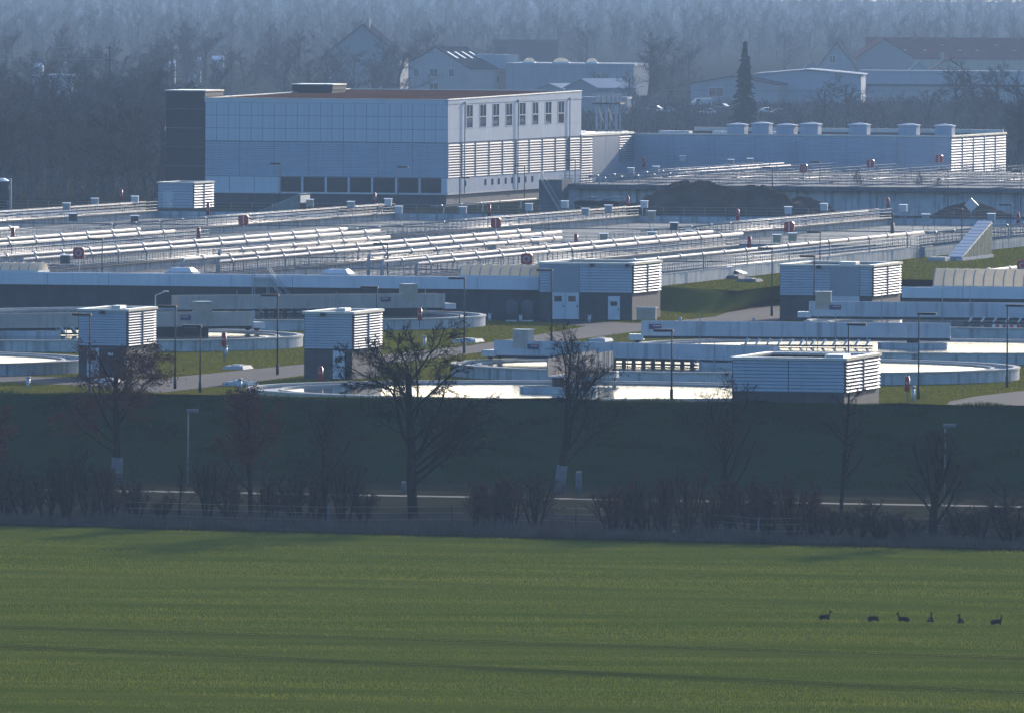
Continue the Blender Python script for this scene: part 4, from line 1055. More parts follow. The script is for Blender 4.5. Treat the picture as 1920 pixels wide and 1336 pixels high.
# red lifebuoy tubes and ring boxes
cap = MB().tube((0, 0, .35), (0, 0, 1.55), .2, n=14).ball((0, 0, 1.55), .2, .2, .18, 14, 6).ball((0, 0, .35), .2, .2, .12, 14, 6).mesh('red_case', 'red_paint', True)
cpost = MB().tube((0, .18, 0), (0, .18, 1.3), .03, n=6).mesh('post', 'lamp_grey')
cband = MB().box(-.05, .06, -.215, -.195, .85, 1.0).mesh('band', 'cabinet')
def chamfer(hw, c): return [(-hw, -hw + c), (-hw + c, -hw), (hw - c, -hw), (hw, -hw + c), (hw, hw - c), (hw - c, hw), (-hw + c, hw), (-hw, hw - c)]
def ringbox_mesh():
    mb = MB(); q = chamfer(.55, .16); vs = [(x, -.16, 1.75 + z) for x, z in q] + [(x, .06, 1.75 + z) for x, z in q]; n = 8
    mb.add(vs, [tuple(range(n)), tuple(range(2*n-1, n-1, -1))] + [(i, (i+1) % n, n+(i+1) % n, n+i) for i in range(n)]); return mb.mesh('ring_case', 'red_paint')
rb_m = ringbox_mesh(); rb_post = MB().box(-.05, .05, -.12, .10, 0, 2.1).mesh('post', 'galv'); rb_bar = MB().box(-.05, .05, -.20, -.162, 1.3, 2.2).mesh('bar', 'letter_white')
def buoy_ring():
    mb = MB(); N, K = 20, 6
    for i in range(N):
        a = 2 * math.pi * i / N
        for k in range(K):
            b_ = 2 * math.pi * k / K; r_ = .27 + .075 * math.cos(b_); mb.v.append((r_ * math.cos(a), -.19 + .06 * math.sin(b_), 1.75 + r_ * math.sin(a)))
    for i in range(N):
        for k in range(K): mb.f.append((i*K+k, i*K+(k+1) % K, ((i+1) % N)*K+(k+1) % K, ((i+1) % N)*K+k))
    return mb.mesh('lifebuoy', 'cabinet', True)
bu_m = buoy_ring()
def red_tube(px, yc, label, z=ZD):
    p = G(px, yc, z + .95); t = thing_w('lifebuoy_tube', label, 'lifebuoy case', (p.x, p.y, z), -TH, 'red tube cases beside the basins')
    inst('red_case', cap, t); inst('post', cpost, t); inst('band', cband, t)
def red_box(px, yc, label, z=ZD, ring=False):
    p = G(px, yc, z + 1.75); t = thing_w('lifebuoy_box', label, 'lifebuoy case', (p.x, p.y, z), -TH, 'red square lifebuoy boxes')
    inst('ring_case', rb_m, t); inst('post', rb_post, t)
    if ring: inst('lifebuoy', bu_m, t)
    else: inst('bar', rb_bar, t)
for a in ((227, 366, 'red tube case left of the small pale hut'), (390, 393, 'red tube case right of the small pale hut'), (372, 440, 'red tube case at the end of the left thick pipes'),
          (24, 440, 'red tube case at the left edge of the basins'), (702, 373, 'red tube case under the hall window band'), (917, 397, 'red tube case beyond the middle red box'),
          (1080, 452, 'red tube case at the end of the central single pipe'), (1177, 379, 'red tube case in front of the tallest soil heap'), (1383, 404, 'red tube case on the rail below the soil heaps'),
          (1405, 456, 'red tube case beside the right edge pipe'), (1673, 430, 'red tube case beside the terrace lamp'), (1665, 382, 'red tube case before the raised basin wall'), (1909, 411, 'red tube case at the right edge')):
    red_tube(a[0], a[1], a[2])
red_tube(1207, 305, 'red tube case at the left of the raised basin', zB); red_tube(1345, 297, 'red tube case in the middle of the raised basin', zB)
for a in ((457, 413, 'red square box over the left far basin', 0), (148, 475, 'red square box with ring at the left gallery', 1), (930, 418, 'red square box over the middle of the basins', 0),
          (988, 486, 'red square box with ring behind the vaulted skylight', 1), (1480, 426, 'red square box on the right, left of the terrace lamp', 0), (1918, 499, 'red square box with ring cut by the right edge', 1)):
    red_box(a[0], a[1], a[2], ZD, bool(a[3]))
for a in ((1507, 316, 'red square box with white ring before the blue-grey hall', 1), (1632, 307, 'red square box before the blue-grey hall, middle one', 0), (1761, 298, 'red square box beside the louvred end of the blue-grey hall', 0)):
    red_box(a[0], a[1], a[2], zB, bool(a[3]))
def ground_tube(px, yc, h, label):
    p = G(px, yc, h); t = thing_w('hydrant_post', label, 'hydrant', (p.x, p.y, 0), -TH, 'red posts in the yard')
    MB().tube((0, 0, 0), (0, 0, h - .5), .05, n=8).build('post', 'lamp_grey', t)
    MB().tube((0, 0, h - .55), (0, 0, h + .45), .2, n=12).ball((0, 0, h + .45), .2, .2, .16, 12, 5).build('red_case', 'red_paint', t, True)
    MB().box(-.08, .1, -.215, -.19, h - .0, h + .12).build('band', 'cabinet', t)
ground_tube(420, 637, 1.9, 'red case on a post between the two small huts'); ground_tube(601, 700, .75, 'red hydrant in front of the second small hut')
ground_tube(787, 590, 1.6, 'red case by the left tank rim above the bare tree'); ground_tube(1701, 719, 1.6, 'red case on a post on the lawn by the right tank')

# instrument cabinets on posts
def cabinet(px, yc, m, label, z=ZD, s=.42, hc=1.45):
    p = G(px, yc, z + hc); t = thing_w('instrument_cabinet', label, 'cabinet', (p.x, p.y, z), -TH + random.uniform(-.2, .2), 'instrument cabinets on the basins')
    c = MB().box(-s, s, -.2, .2, hc - s * .95, hc + s * .95).build('case', m, t)
    MB().add([(-s-.08, -.34, hc+s*.93), (s+.08, -.34, hc+s*.93), (s+.08, .26, hc+s*1.12), (-s-.08, .26, hc+s*1.12), (-s-.08, -.34, hc+s*.99), (s+.08, -.34, hc+s*.99), (s+.08, .26, hc+s*1.18), (-s-.08, .26, hc+s*1.18)],
             [(0,3,2,1),(4,5,6,7),(0,1,5,4),(1,2,6,5),(2,3,7,6),(3,0,4,7)]).build('hood', 'white_metal', t)
    MB().box(-s * .8, s * .8, -.215, -.2, hc - s * .7, hc + s * .7).build('door', m, c)
    for sx in (-s * .6, s * .6): MB().tube((sx, 0, 0), (sx, 0, hc - s * .9), .035, n=5).build('leg', 'galv', t)
W_, C_, T_, D_ = 'white_metal', 'cabinet', 'tan_cabinet', 'concrete_dark'
cl = [(125, 388, C_, 'left of the far left rails'), (178, 379, C_, 'near the far left rails'), (253, 375, W_, 'left of the small pale hut'), (137, 408, D_, 'below the far left rails'), (253, 412, D_, 'below the small pale hut'),
      (581, 381, T_, 'right of the left glazed stair'), (658, 385, C_, 'below the hall windows on the left'), (728, 380, W_, 'below the hall windows in the middle'), (748, 394, W_, 'below the hall windows, nearer'),
      (868, 395, C_, 'below the hall corner'), (992, 389, W_, 'left of the stair block'), (1059, 384, W_, 'before the stair block'), (1098, 398, C_, 'below the dark skips'), (1141, 392, C_, 'below the right skip'),
      (1208, 384, W_, 'below the tallest soil heap'), (1222, 403, T_, 'nearer, below the tallest soil heap'), (1264, 425, D_, 'right of the middle rails'), (1478, 395, W_, 'below the second soil heap'),
      (1545, 389, W_, 'below the low soil heap'), (1694, 391, W_, 'before the raised basin wall'), (1736, 409, C_, 'right, before the raised basin'), (1859, 408, C_, 'above the glazed stair'), (1132, 446, T_, 'at the end of the central pipes'),
      (1457, 448, T_, 'left of the right red box'), (1486, 445, T_, 'below the right red box'), (1294, 440, T_, 'beyond the right pipe end'), (1223, 443, C_, 'behind the double-door hut'), (923, 462, T_, 'between the central pipes'),
      (122, 487, D_, 'left of the ringed red box'), (1005, 452, C_, 'between the pipe ends')]
for a in cl: cabinet(a[0], a[1], a[2], {'white_metal': 'white', 'cabinet': 'grey', 'tan_cabinet': 'tan', 'concrete_dark': 'dark grey'}[a[2]] + ' instrument cabinet on legs ' + a[3])
for a in ((1183, 321, C_, 'at the left of the raised basin'), (1230, 318, C_, 'left on the raised basin'), (1280, 298, W_, 'slim, left on the raised basin'), (1371, 305, C_, 'middle of the raised basin'), (1407, 303, C_, 'right of the raised basin middle')):
    cabinet(a[0], a[1], a[2], ('white' if a[2] == W_ else 'grey') + ' instrument cabinet on legs ' + a[3], zB)
# cream box beside the double-door hut, silos in the shade
w, u = L(1195, 601); W = w_at(1230, u, 0) - w; t = thing('meter_box', 'tan box standing against the right end of the double-door hut', 'box', w, u - .4)
MB().box(0, W, 0, .9, .08, 1.15).build('case', 'tan_cabinet', t); MB().box(-.06, W + .06, -.06, .96, 1.15, 1.25).build('lid', 'white_metal', t); MB().box(.1, W/2-.03, -.02, 0, .15, 1.1).build('door', 'tan_cabinet', t); MB().box(W/2+.03, W-.1, -.02, 0, .15, 1.1).build('door', 'tan_cabinet', t)
for k, px in enumerate((960, 988)):
    p = G(px, 603); t = thing_w('storage_tank', ('left' if k == 0 else 'right') + ' one of two grey upright tanks in the shade of the gallery', 'tank', p, -TH)
    MB().tube((0, 0, .15), (0, 0, 1.75), .52, n=18).ball((0, 0, 1.75), .52, .52, .22, 18, 5).build('body', 'tank_dull', t, True); MB().box(-.5, .5, -.5, .5, 0, .15).build('base', 'concrete', t)
    MB().tube((0, 0, 1.9), (0, 0, 2.1), .15, n=10).build('cap', 'dark_metal', t)
# low white bollards on the lawns
for px, yb, h, lab in ((53, 727, .9, 'at the left edge of the lawn'), (796, 652, 1.05, 'on the lawn by the bare tree'), (918, 603, .75, 'by the rim of the left tank'), (976, 604, .65, 'before the upright grey tanks'), (1105, 605, .7, 'before the double-door hut'),
                       (450, 733, 1.0, 'by the left rim of the nearest tank'), (663 - 240, 668, .9, 'by the slab between the huts'), (1275, 603, .4, 'on the path by the grass slope'), (1413, 603, .3, 'at the foot of the grass slope'), (1712, 752, 1.2, 'beside the lamp on the right lawn')):
    p = G(px, yb); t = thing_w('bollard', 'pale bollard ' + lab, 'bollard', p, -TH, 'pale bollards in the yard')
    MB().tube((0, 0, 0), (0, 0, h * .82), .15, .14, n=10).build('shaft', 'white_metal', t, True); MB().tube((0, 0, h * .82), (0, 0, h), .18, .16, n=10).build('cap', 'cabinet', t, True)
# manhole slabs with lids
for px0, px1, yb, lab in ((415, 456, 692, 'between the two small huts'), (415, 466, 722, 'left of the nearest tank'), (846, 892, 642, 'on the lawn below the skylight'), (1100, 1135, 641, 'beside the pale bridge end'), (166, 216, 717, 'before the left small hut'),
                          (1345, 1385, 523, 'left one on the grass slope'), (1380, 1418, 529, 'right one on the grass slope')):
    z0 = ZT if yb < 560 else 0
    w, u = L(px0, yb, z0); W = w_at(px1, u, z0) - w; t = thing('manhole_slab', 'raised concrete manhole slab ' + lab, 'manhole', w, u, z0)
    MB().add([(0, 0, 0), (W, 0, 0), (W, 4, 0), (0, 4, 0), (.15, .4, .28), (W - .15, .4, .28), (W - .15, 3.6, .28), (.15, 3.6, .28)], [(4, 5, 6, 7), (0, 1, 5, 4), (1, 2, 6, 5), (2, 3, 7, 6), (3, 0, 4, 7)]).build('slab', 'concrete_dark' if z0 else 'concrete_rim', t)
    MB().box(W * .3, W * .7, 1.2, 2.8, .28, .36).build('lid', 'galv', t)
w, u = L(1354, 522, ZT); t = thing('open_hatch', 'open steel hatch lid catching the sun on the grass slope', 'hatch', w, u + 2, ZT)
MB().add([(0, 0, 1.05), (1.7, 0, .35), (1.7, 3, .35), (0, 3, 1.05), (0, 0, 1.13), (1.7, 0, .43), (1.7, 3, .43), (0, 3, 1.13)], [(0,3,2,1),(4,5,6,7),(0,1,5,4),(1,2,6,5),(2,3,7,6),(3,0,4,7)]).build('lid', 'white_metal', t)
MB().box(0, 1.7, 0, 3, 0, .2).build('frame', 'concrete_dark', t)
# striped barrier at the right tank
w, u = L(1860, 633, 0); t = thing('barrier', 'red and white striped barrier beside the right tank', 'barrier', w, u)
for k in range(8): MB().box(k * .32, (k + 1) * .32 - .004, -.03, .03, .55, 1.15).build('stripe', 'red_paint' if k % 2 else 'letter_white', t)
for q in (.1, 2.4): MB().box(q, q + .07, .04, .1, 0, 1.2).build('post', 'galv', t)
# dark kiosk at the far left edge
w, u = L(-30, 392, 0); W = w_at(18, u, 1) - w; h = z_at(w, u, 334)
t = thing('dark_silo', 'dark cylindrical silo at the left edge beyond the basins', 'silo', w + W / 2, u)
MB().tube((0, 0, 0), (0, 0, h - .4), W / 2, n=28).build('body', 'dark_wall', t, True); MB().tube((0, 0, h - .4), (0, 0, h), W / 2 + .1, W / 2 * .6, n=28).build('roof', 'roof_metal', t); MB().box(W/2-.05, W/2+.25, -.2, .2, 0, h).build('ladder', 'galv', t)

# ------------------------------------------------------------------ glazed stairs
def glass_stair(label, w, u, W, D, h, z):
    t = thing('glazed_stair', label, 'glazed stair', w, u, z)
    n = 11; dy = D / n; dz = h / n
    pm_ = MB().add([(0.03, .08, 0), (W - .03, .08, 0), (W - .03, dy - .08, dz * .9), (.03, dy - .08, dz * .9), (0.03, .08, .08), (W - .03, .08, .08), (W - .03, dy - .08, dz * .9 + .08), (.03, dy - .08, dz * .9 + .08)],
                   [(0,3,2,1),(4,5,6,7),(0,1,5,4),(1,2,6,5),(2,3,7,6),(3,0,4,7)]).mesh('pane', 'glass_blue')
    for k in range(n): inst('pane', pm_, t, (0, k * dy, .35 + k * dz))
    MB().add([(0, 0, .3), (W, 0, .3), (W, D, h + .3), (0, D, h + .3), (0, 0, .2), (W, 0, .2), (W, D, h + .2), (0, D, h + .2)], [(3,2,1,0),(4,5,6,7),(0,1,5,4),(1,2,6,5),(2,3,7,6),(3,0,4,7)]).build('sloped_frame', 'white_metal', t)
    for s, x in ((1, W), (-1, 0)):
        for k in range(8):
            ya, yb = D * k / 8 + .1, D * (k + 1) / 8 - .06
            za, zb_ = .2 + h * ya / D, .2 + h * yb / D
            MB().add([(x - .03, ya, .3), (x - .03, yb, .3), (x - .03, yb, zb_), (x - .03, ya, za), (x + .03, ya, .3), (x + .03, yb, .3), (x + .03, yb, zb_), (x + .03, ya, za)],
                     [(0,1,2,3),(7,6,5,4),(0,4,5,1),(1,5,6,2),(2,6,7,3),(3,7,4,0)]).build('side_pane', 'glass_green', t)
    MB().box(.05, W - .05, D - .08, D, .3, h + .25).build('end_pane', 'glass_green', t)
    MB().box(-.15, W + .15, -.3, D + .3, 0, .3).build('plinth', 'concrete', t)
w, u = L(1776, 489, ZT); W = w_at(1803, u, ZT) - w; D = u_at(1860, w + W, ZT + 2, u) - u; h = z_at(w + W, u + D, 416) - ZT - .3
glass_stair('blue glazed stair roof sloping down on the grass terrace at the right', w, u, W, D, h, ZT)
w, u = L(1738, 490, ZT); t = thing('concrete_landing', 'pale concrete landing left of the right glazed stair', 'landing', w, u, ZT); W = w_at(1772, u, ZT) - w
MB().box(0, W, 0, 4, 0, .35).build('slab', 'concrete_rim', t); MB().box(.1, W - .1, .6, 3.6, .35, .42).build('grate', 'galv', t)
w, u = L(485, 398, 1.0); W = w_at(562, u, 1) - w; h = z_at(w + W, u, 366) - 1.0
t = thing('glazed_wedge', 'pale glazed wedge roof rising beside the small pale hut', 'glazed stair', w, u, 1.0)
n = 7
for k in range(n):
    xa, xb = W * k / n + .03, W * (k + 1) / n - .03
    MB().add([(xa, 0, 0), (xb, 0, 0), (xb, 0, h * xb / W), (xa, 0, h * xa / W), (xa, .1, 0), (xb, .1, 0), (xb, .1, h * xb / W), (xa, .1, h * xa / W)], [(0,1,2,3),(7,6,5,4),(0,4,5,1),(1,5,6,2),(2,6,7,3),(3,7,4,0)]).build('side_pane', 'glass_green', t)
MB().add([(-.1, 0, 0), (W + .1, 0, h + .1), (W + .1, 6, h + .1), (-.1, 6, 0), (-.1, 0, .12), (W + .1, 0, h + .22), (W + .1, 6, h + .22), (-.1, 6, .12)], [(0,3,2,1),(4,5,6,7),(0,1,5,4),(1,2,6,5),(2,3,7,6),(3,0,4,7)]).build('sloped_roof', 'glass_blue', t)
MB().box(W, W + .08, .1, 5.9, h * .55, h * .98).build('end_pane', 'white_metal', t); MB().box(0, W, .2, 5.8, -1, 0).build('plinth', 'concrete', t)
# ------------------------------------------------------------------ town behind the plant
def wz(p, py): return bis(lambda q: proj((p.x, p.y, q))[1] - py, -50, 300)
def wx_at(px, p): return p.x + (px - proj(p)[0]) / FPX * (p.y - CAMY)
def house(label, pl, pr, yb, ye, yr, depth, rot=0.0, wall='render_white', roof='roof_dark', wins=(), chimney=None, skylights=0, name='house', overhang=.4, z=0.0, cat='house'):
    """gable end towards the viewer"""
    p = G((pl + pr) / 2, yb, z); W = (wx_at(pr, p) - wx_at(pl, p)) / max(.4, math.cos(rot)); he, hr = wz(p, ye), wz(p, yr)
    t = thing_w(name, label, cat, p, rot); x0, x1 = -W / 2, W / 2
    MB().add([(x0, 0, 0), (x1, 0, 0), (x1, 0, he), (0, 0, hr - .15), (x0, 0, he), (x0, depth, 0), (x1, depth, 0), (x1, depth, he), (0, depth, hr - .15), (x0, depth, he)],
             [(0, 1, 2, 3, 4), (9, 8, 7, 6, 5), (0, 5, 6, 1), (1, 6, 7, 2), (2, 7, 8, 3), (3, 8, 9, 4), (4, 9, 5, 0)]).build('wall', wall, t)
    sl_ = (hr - he) / (W / 2); oe = overhang
    for s in (-1, 1):
        xe = s * (W / 2 + oe); ze = he - oe * sl_
        rf = MB().add([(0, -oe, hr), (xe, -oe, ze), (xe, depth + oe, ze), (0, depth + oe, hr), (0, -oe, hr + .22), (xe, -oe, ze + .22), (xe, depth + oe, ze + .22), (0, depth + oe, hr + .22)],
                 [(0,1,2,3),(7,6,5,4),(0,4,5,1),(1,5,6,2),(2,6,7,3),(3,7,4,0)]).build('roof_slope', roof, t)
        if s > 0:
            for k in range(skylights):
                ya = depth * (k + .3) / max(1, skylights); q0, q1 = .25, .55
                MB().add([(xe*q0, ya, hr+(ze-hr)*q0+.3), (xe*q1, ya, hr+(ze-hr)*q1+.3), (xe*q1, ya+1.1, hr+(ze-hr)*q1+.3), (xe*q0, ya+1.1, hr+(ze-hr)*q0+.3)], [(0,1,2,3)]).build('roof_window', 'white_metal', rf)
    for (fx, fz, ww, hh) in wins:
        x = x0 + W * fx; f = MB().box(x - ww/2 - .12, x + ww/2 + .12, -.08, .02, fz - .12, fz + hh + .12).build('window', 'letter_white', t)
        MB().box(x - ww/2, x - .05, -.12, -.08, fz, fz + hh).box(x + .05, x + ww/2, -.12, -.08, fz, fz + hh).build('pane', 'glass_dark', f)
    if chimney: MB().box(W * chimney - .5, W * chimney + .5, depth * .3, depth * .3 + 1, he, hr + 1.7).build('chimney', 'render_cream', t)
    return t, W, he, hr
def block(label, pl, pr, yb, yt, depth, rot=0.0, wall='render_white', roofm='roof_sheet', name='warehouse', domes=(), z=0.0, bands=0, cat='building', wins=(), roofh=.5):
    p = G((pl + pr) / 2, yb, z); W = (wx_at(pr, p) - wx_at(pl, p)) / max(.4, math.cos(rot)); h = wz(p, yt)
    t = thing_w(name, label, cat, p, rot)
    n = max(1, int(W / 6))
    MB().box(-W/2 + .05, W/2 - .05, .06, depth, 0, h - roofh).build('core', 'joint' if wall != 'dark_wall' else wall, t)
    for k in range(n): MB().box(-W/2 + W*k/n + .03, -W/2 + W*(k+1)/n - .03, 0, .06, 0, h - roofh).build('wall_panel', wall, t)
    MB().box(W/2 - .05, W/2, 0, depth, 0, h - roofh).build('side_wall', wall, t)
    MB().box(-W/2 - .2, W/2 + .2, -.2, depth + .2, h - roofh, h).build('roof', roofm, t)
    for (fx, ww) in domes:
        x = -W/2 + W * fx; MB().box(x - ww/2, x + ww/2, 2, 6, h, h + .3).build('dome_base', 'letter_white', t)
        MB().ball((x, 4, h + .3), ww/2 * .92, 1.8, 1.0, 14, 6).build('roof_dome', 'polycarb', t, True)
    for (fx, fz, ww, hh) in wins: MB().box(-W/2 + W*fx - ww/2, -W/2 + W*fx + ww/2, -.06, .0, fz, fz + hh).build('window', 'glass_dark', t)
    return t, W, h
house('white gabled house with chimney and sunlit roof edge at the top left', 606, 750, 182, 106, 47, 14, R(-8), 'render_grey', 'roof_dark', wins=((.45, 8.5, 1.2, 1.4),), chimney=.04, overhang=.5)
house('white gabled house with three windows and solar strips behind the hall', 752, 880, 178, 128, 89, 16, R(-28), 'render_white', 'roof_dark', wins=((.22, 4.7, 1.4, 2.0), (.48, 4.7, 2.4, 2.0), (.74, 4.7, 1.4, 2.0), (.48, 1.4, 2.4, 1.6)), skylights=4)
block('flat brick annexe with white dormers right of the three-window house', 876, 948, 178, 102, 9, R(-20), 'brick_orange', 'roof_sheet', 'annexe', wins=((.3, 3.2, 1.4, 1.6), (.75, 3.2, 1.4, 1.6)), roofh=3.6)
block('dark flat-roofed building behind the domed warehouse', 925, 1046, 130, 75, 20, 0, 'dark_wall', 'roof_dark', 'warehouse')
block('pale blue warehouse with three roof domes behind the hall', 948, 1188, 188, 119, 40, R(-6), 'render_white', 'roof_sheet', 'warehouse', domes=((.17, 3.0), (.42, 4.2), (.66, 3.0)), wins=((.33, 2.4, 1.5, 1.4), (.80, 2.4, 1.5, 1.4)))
for k, (a_, b_, yb, ye, yr, lab) in enumerate(((1000, 1062, 200, 170, 158, 'left low shed with pale pitched roof behind the hall'), (1060, 1120, 202, 165, 149, 'right low shed with pale pitched roof behind the hall'))):
    house(lab, a_, b_, yb, ye, yr, 14, R(-40), 'render_grey', 'roof_sheet', name='shed', cat='shed')
block('low shop with a bright lit canopy behind the steel frame', 1090, 1175, 214, 182, 10, R(-6), 'render_white', 'roof_sheet', 'shop')
house('wide pale shed with shallow gable on the right', 1418, 1614, 196, 140, 131.5, 40, R(-3), 'roof_sheet', 'roof_sheet', name='industrial_shed', cat='shed', overhang=.6)
block('long pale shed with white roof strip at the right', 1612, 1990, 192, 159, 6, 0, 'render_white', 'roof_dark', 'industrial_shed')
block('upper pale storey of the long shed at the right', 1614, 1990, 190, 133, 12, 0, 'roof_sheet', 'roof_sheet', 'industrial_shed')
house('small white dormer gable above the wide shed', 1505, 1536, 175, 131, 115, 6, 0, 'render_white', 'roof_sheet', name='small_gable', cat='house')
house('small white dormer gable above the long shed', 1704, 1740, 170, 132, 117, 6, 0, 'render_white', 'roof_sheet', name='small_gable', cat='house')
house('white timber-framed gable house behind the wide shed', 1530, 1606, 165, 130, 81, 12, R(-6), 'render_white', 'roof_dark', wins=((.4, 7.0, 1.6, 1.8),))
house('grey gabled house with red roof at the upper right', 1606, 1712, 160, 108, 74, 16, R(6), 'render_grey', 'roof_red')
# long red roof seen side on
p = G(1780, 150); Wn = wx_at(1990, p) - wx_at(1625, p); t = thing_w('terraced_house', 'long terrace with red tiled roof and small roof windows at the upper right', 'house', (wx_at(1625, p), p.y, 0), 0)
hb, hm, ht = 0, wz(p, 108), wz(p, 71)
MB().box(0, Wn, 0, 10, 0, hm).build('wall', 'render_cream', t)
rf = MB().add([(-.4, -.5, hm - .2), (Wn, -.5, hm - .2), (Wn, 5, ht), (-.4, 5, ht), (-.4, 10.5, hm - .2), (Wn, 10.5, hm - .2), (-.4, -.5, hm - .5), (Wn, -.5, hm - .5), (-.4, 10.5, hm - .5), (Wn, 10.5, hm - .5)],
         [(0, 1, 2, 3), (3, 2, 5, 4), (6, 7, 1, 0), (4, 5, 9, 8), (8, 9, 7, 6), (0, 3, 4, 8, 6), (1, 7, 9, 5, 2)]).build('roof', 'roof_red', t)
for k, fx in enumerate((.1, .19, .29, .38, .47, .56, .66, .75, .84, .93)):
    q = .35 + .25 * (k % 3 == 0); yy = -.5 + 5.5 * q; z_ = hm - .2 + (ht - hm + .2) * q
    MB().box(Wn * fx, Wn * fx + 1.0, yy - .5, yy + .5, z_ + .05, z_ + .35).build('roof_window', 'white_metal', rf)
for fx in (.25, .42, .6, .78): MB().box(Wn * fx - .5, Wn * fx + .5, 4.5, 5.5, ht - .5, ht + 1.2).build('chimney', 'brick_orange', t)
house('small cream gabled house in front of the red terrace', 1742, 1814, 163, 134, 110, 9, 0, 'render_cream', 'roof_red', chimney=-.15)
house('low white workshop with grey roof left of the dark conifer', 1296, 1452, 196, 158, 143, 18, R(-12), 'render_white', 'roof_dark', name='workshop', wins=((.3, 2.0, 3.5, 2.0),))
block('pale apartment block glimpsed between the trees on the left', 60, 132, 262, 140, 14, R(-8), 'render_white', 'roof_sheet', 'apartment_block', wins=tuple((fx, fz, .9, 1.2) for fx in (.2, .5, .8) for fz in (2, 5, 8)))
block('low pale house glimpsed left of the dark stair tower', 205, 300, 252, 208, 10, R(-8), 'render_grey', 'roof_dark', 'low_house', wins=((.3, 1.5, 1.4, 1.4), (.7, 1.5, 1.4, 1.4)))
# sunlit greenhouse roofs at the upper left
for k, (a_, b_, yt) in enumerate(((281, 302, 113), (316, 328, 111), (351, 376, 106.5), (397, 419, 105), (108, 126, 116), (62, 80, 118))):
    p = G((a_ + b_) / 2, yt + 48); Wg = wx_at(b_, p) - wx_at(a_, p); h = wz(p, yt)
    t = thing_w('glasshouse', ['first', 'second', 'third', 'fourth', 'leftmost but one', 'leftmost'][k] + ' sunlit glasshouse roof above the trees on the upper left', 'glasshouse', p, 0)
    MB().box(-Wg/2, Wg/2, 0, 6, 0, h - 1.2).build('wall', 'render_grey', t)
    MB().add([(-Wg/2, 0, h-1.3), (Wg/2, 0, h-1.3), (Wg/2, 6, h-1.3), (-Wg/2, 6, h-1.3), (-Wg/2, 3, h), (Wg/2, 3, h)], [(0,1,5,4),(2,3,4,5),(0,4,3),(1,2,5),(3,2,1,0)]).build('roof', 'roof_metal', t)

# ------------------------------------------------------------------ vehicles in the yards behind
def car(px, yb, m, label, rot=0.0, van=False):
    p = G(px, yb, 0); t = thing_w('van' if van else 'parked_car', label, 'van' if van else 'car', p, rot, 'vehicles parked behind the plant')
    if van: prof = [(-2.4, .35), (-2.4, 1.0), (-2.0, 1.15), (-1.5, 1.95), (2.4, 2.0), (2.45, .35)]
    else: prof = [(-2.1, .35), (-2.1, .8), (-1.0, .92), (-.4, 1.42), (1.1, 1.45), (1.8, .98), (2.1, .9), (2.1, .35)]
    mb = MB(); n = len(prof)
    vs = [(x, -.85, z) for x, z in prof] + [(x, .85, z) for x, z in prof]
    mb.add(vs, [tuple(range(n)), tuple(range(2*n-1, n-1, -1))] + [(i, (i+1) % n, n+(i+1) % n, n+i) for i in range(n)]); mb.build('body', m, t)
    if van: MB().box(-1.55, -.8, -.87, .87, 1.2, 1.75).build('window', 'glass_dark', t)
    else: MB().add([(-.85, -.86, .95), (1.5, -.86, .95), (1.0, -.86, 1.36), (-.35, -.86, 1.36), (-.85, .86, .95), (1.5, .86, .95), (1.0, .86, 1.36), (-.35, .86, 1.36)], [(0,1,2,3),(7,6,5,4),(0,4,5,1),(1,5,6,2),(2,6,7,3),(3,7,4,0)]).build('window', 'glass_dark', t)
    for x in (-1.35, 1.35):
        for y in (-.8, .8): MB().tube((x, y - .1, .33), (x, y + .1, .33), .33, n=14).build('wheel', 'black_rubber', t)
for a in ((1326, 216, 'car_white', 'white car left of the dark conifer', 0, 0), (1316, 200, 'car_white', 'white van behind the white car', .3, 1), (1224, 210, 'car_silver', 'silver car right of the steel frame', -.3, 0), (1248, 213, 'car_white', 'white car right of the silver car', .2, 0),
          (1205, 190, 'car_red', 'dark red car right of the steel frame', 0, 0), (1350, 206, 'car_silver', 'silver car beside the dark conifer', -.5, 0), (1435, 214, 'car_white', 'white car just right of the dark conifer', .4, 0), (1458, 217, 'car_silver', 'silver car right of the dark conifer, second one', 0, 0),
          (262, 224, 'car_white', 'white car glimpsed between trees on the left', 0, 0), (66, 250, 'car_white', 'white car with glinting windows at the far left', -.6, 0)):
    car(*a)
# overhead cables
def cable(label, pts, yb, r=.05):
    p0 = G(200, yb, 0); mb = MB(); q = []
    for px, py in pts: q.append(Vector((wx_at(px, p0), p0.y, wz(Vector((wx_at(px, p0), p0.y, 0)), py))))
    mb.path(q, r, 6); o = mb.build('overhead_cable', 'cable', None, True); tag(o, label, 'cable'); return o, q
cable('upper overhead cable sagging in from the left edge', [(-140, 45), (-60, 60), (0, 73), (50, 83), (100, 89), (150, 91.5), (195, 91)], 235)
cable('middle overhead cable at the left edge', [(-140, 85), (-60, 95), (0, 101), (50, 107), (100, 110), (150, 112), (205, 112)], 235)
o, q = cable('lower overhead cable at the left edge', [(-140, 108), (-60, 110), (0, 111.5), (50, 113), (100, 113.5), (150, 113), (205, 112)], 235)
t = thing_w('cable_pole', 'wooden pole at the end of the overhead cables among the trees', 'pole', (q[-1].x, q[-1].y, 0), 0)
MB().tube((0, 0, 0), (0, 0, wz(q[-1], 86)), .16, .12, n=8).build('pole', 'bark', t); MB().box(-1.0, .6, -.08, .08, q[-1].z - .2, q[-1].z).build('cross_arm', 'bark', t); MB().box(-1.0, .6, -.08, .08, wz(q[-1], 91), wz(q[-1], 91) + .15).build('cross_arm', 'bark', t)
cable('dark overhead cable before the pale sheds on the right', [(1240, 168), (1400, 170), (1600, 171), (1800, 170), (1990, 168)], 225, .07)
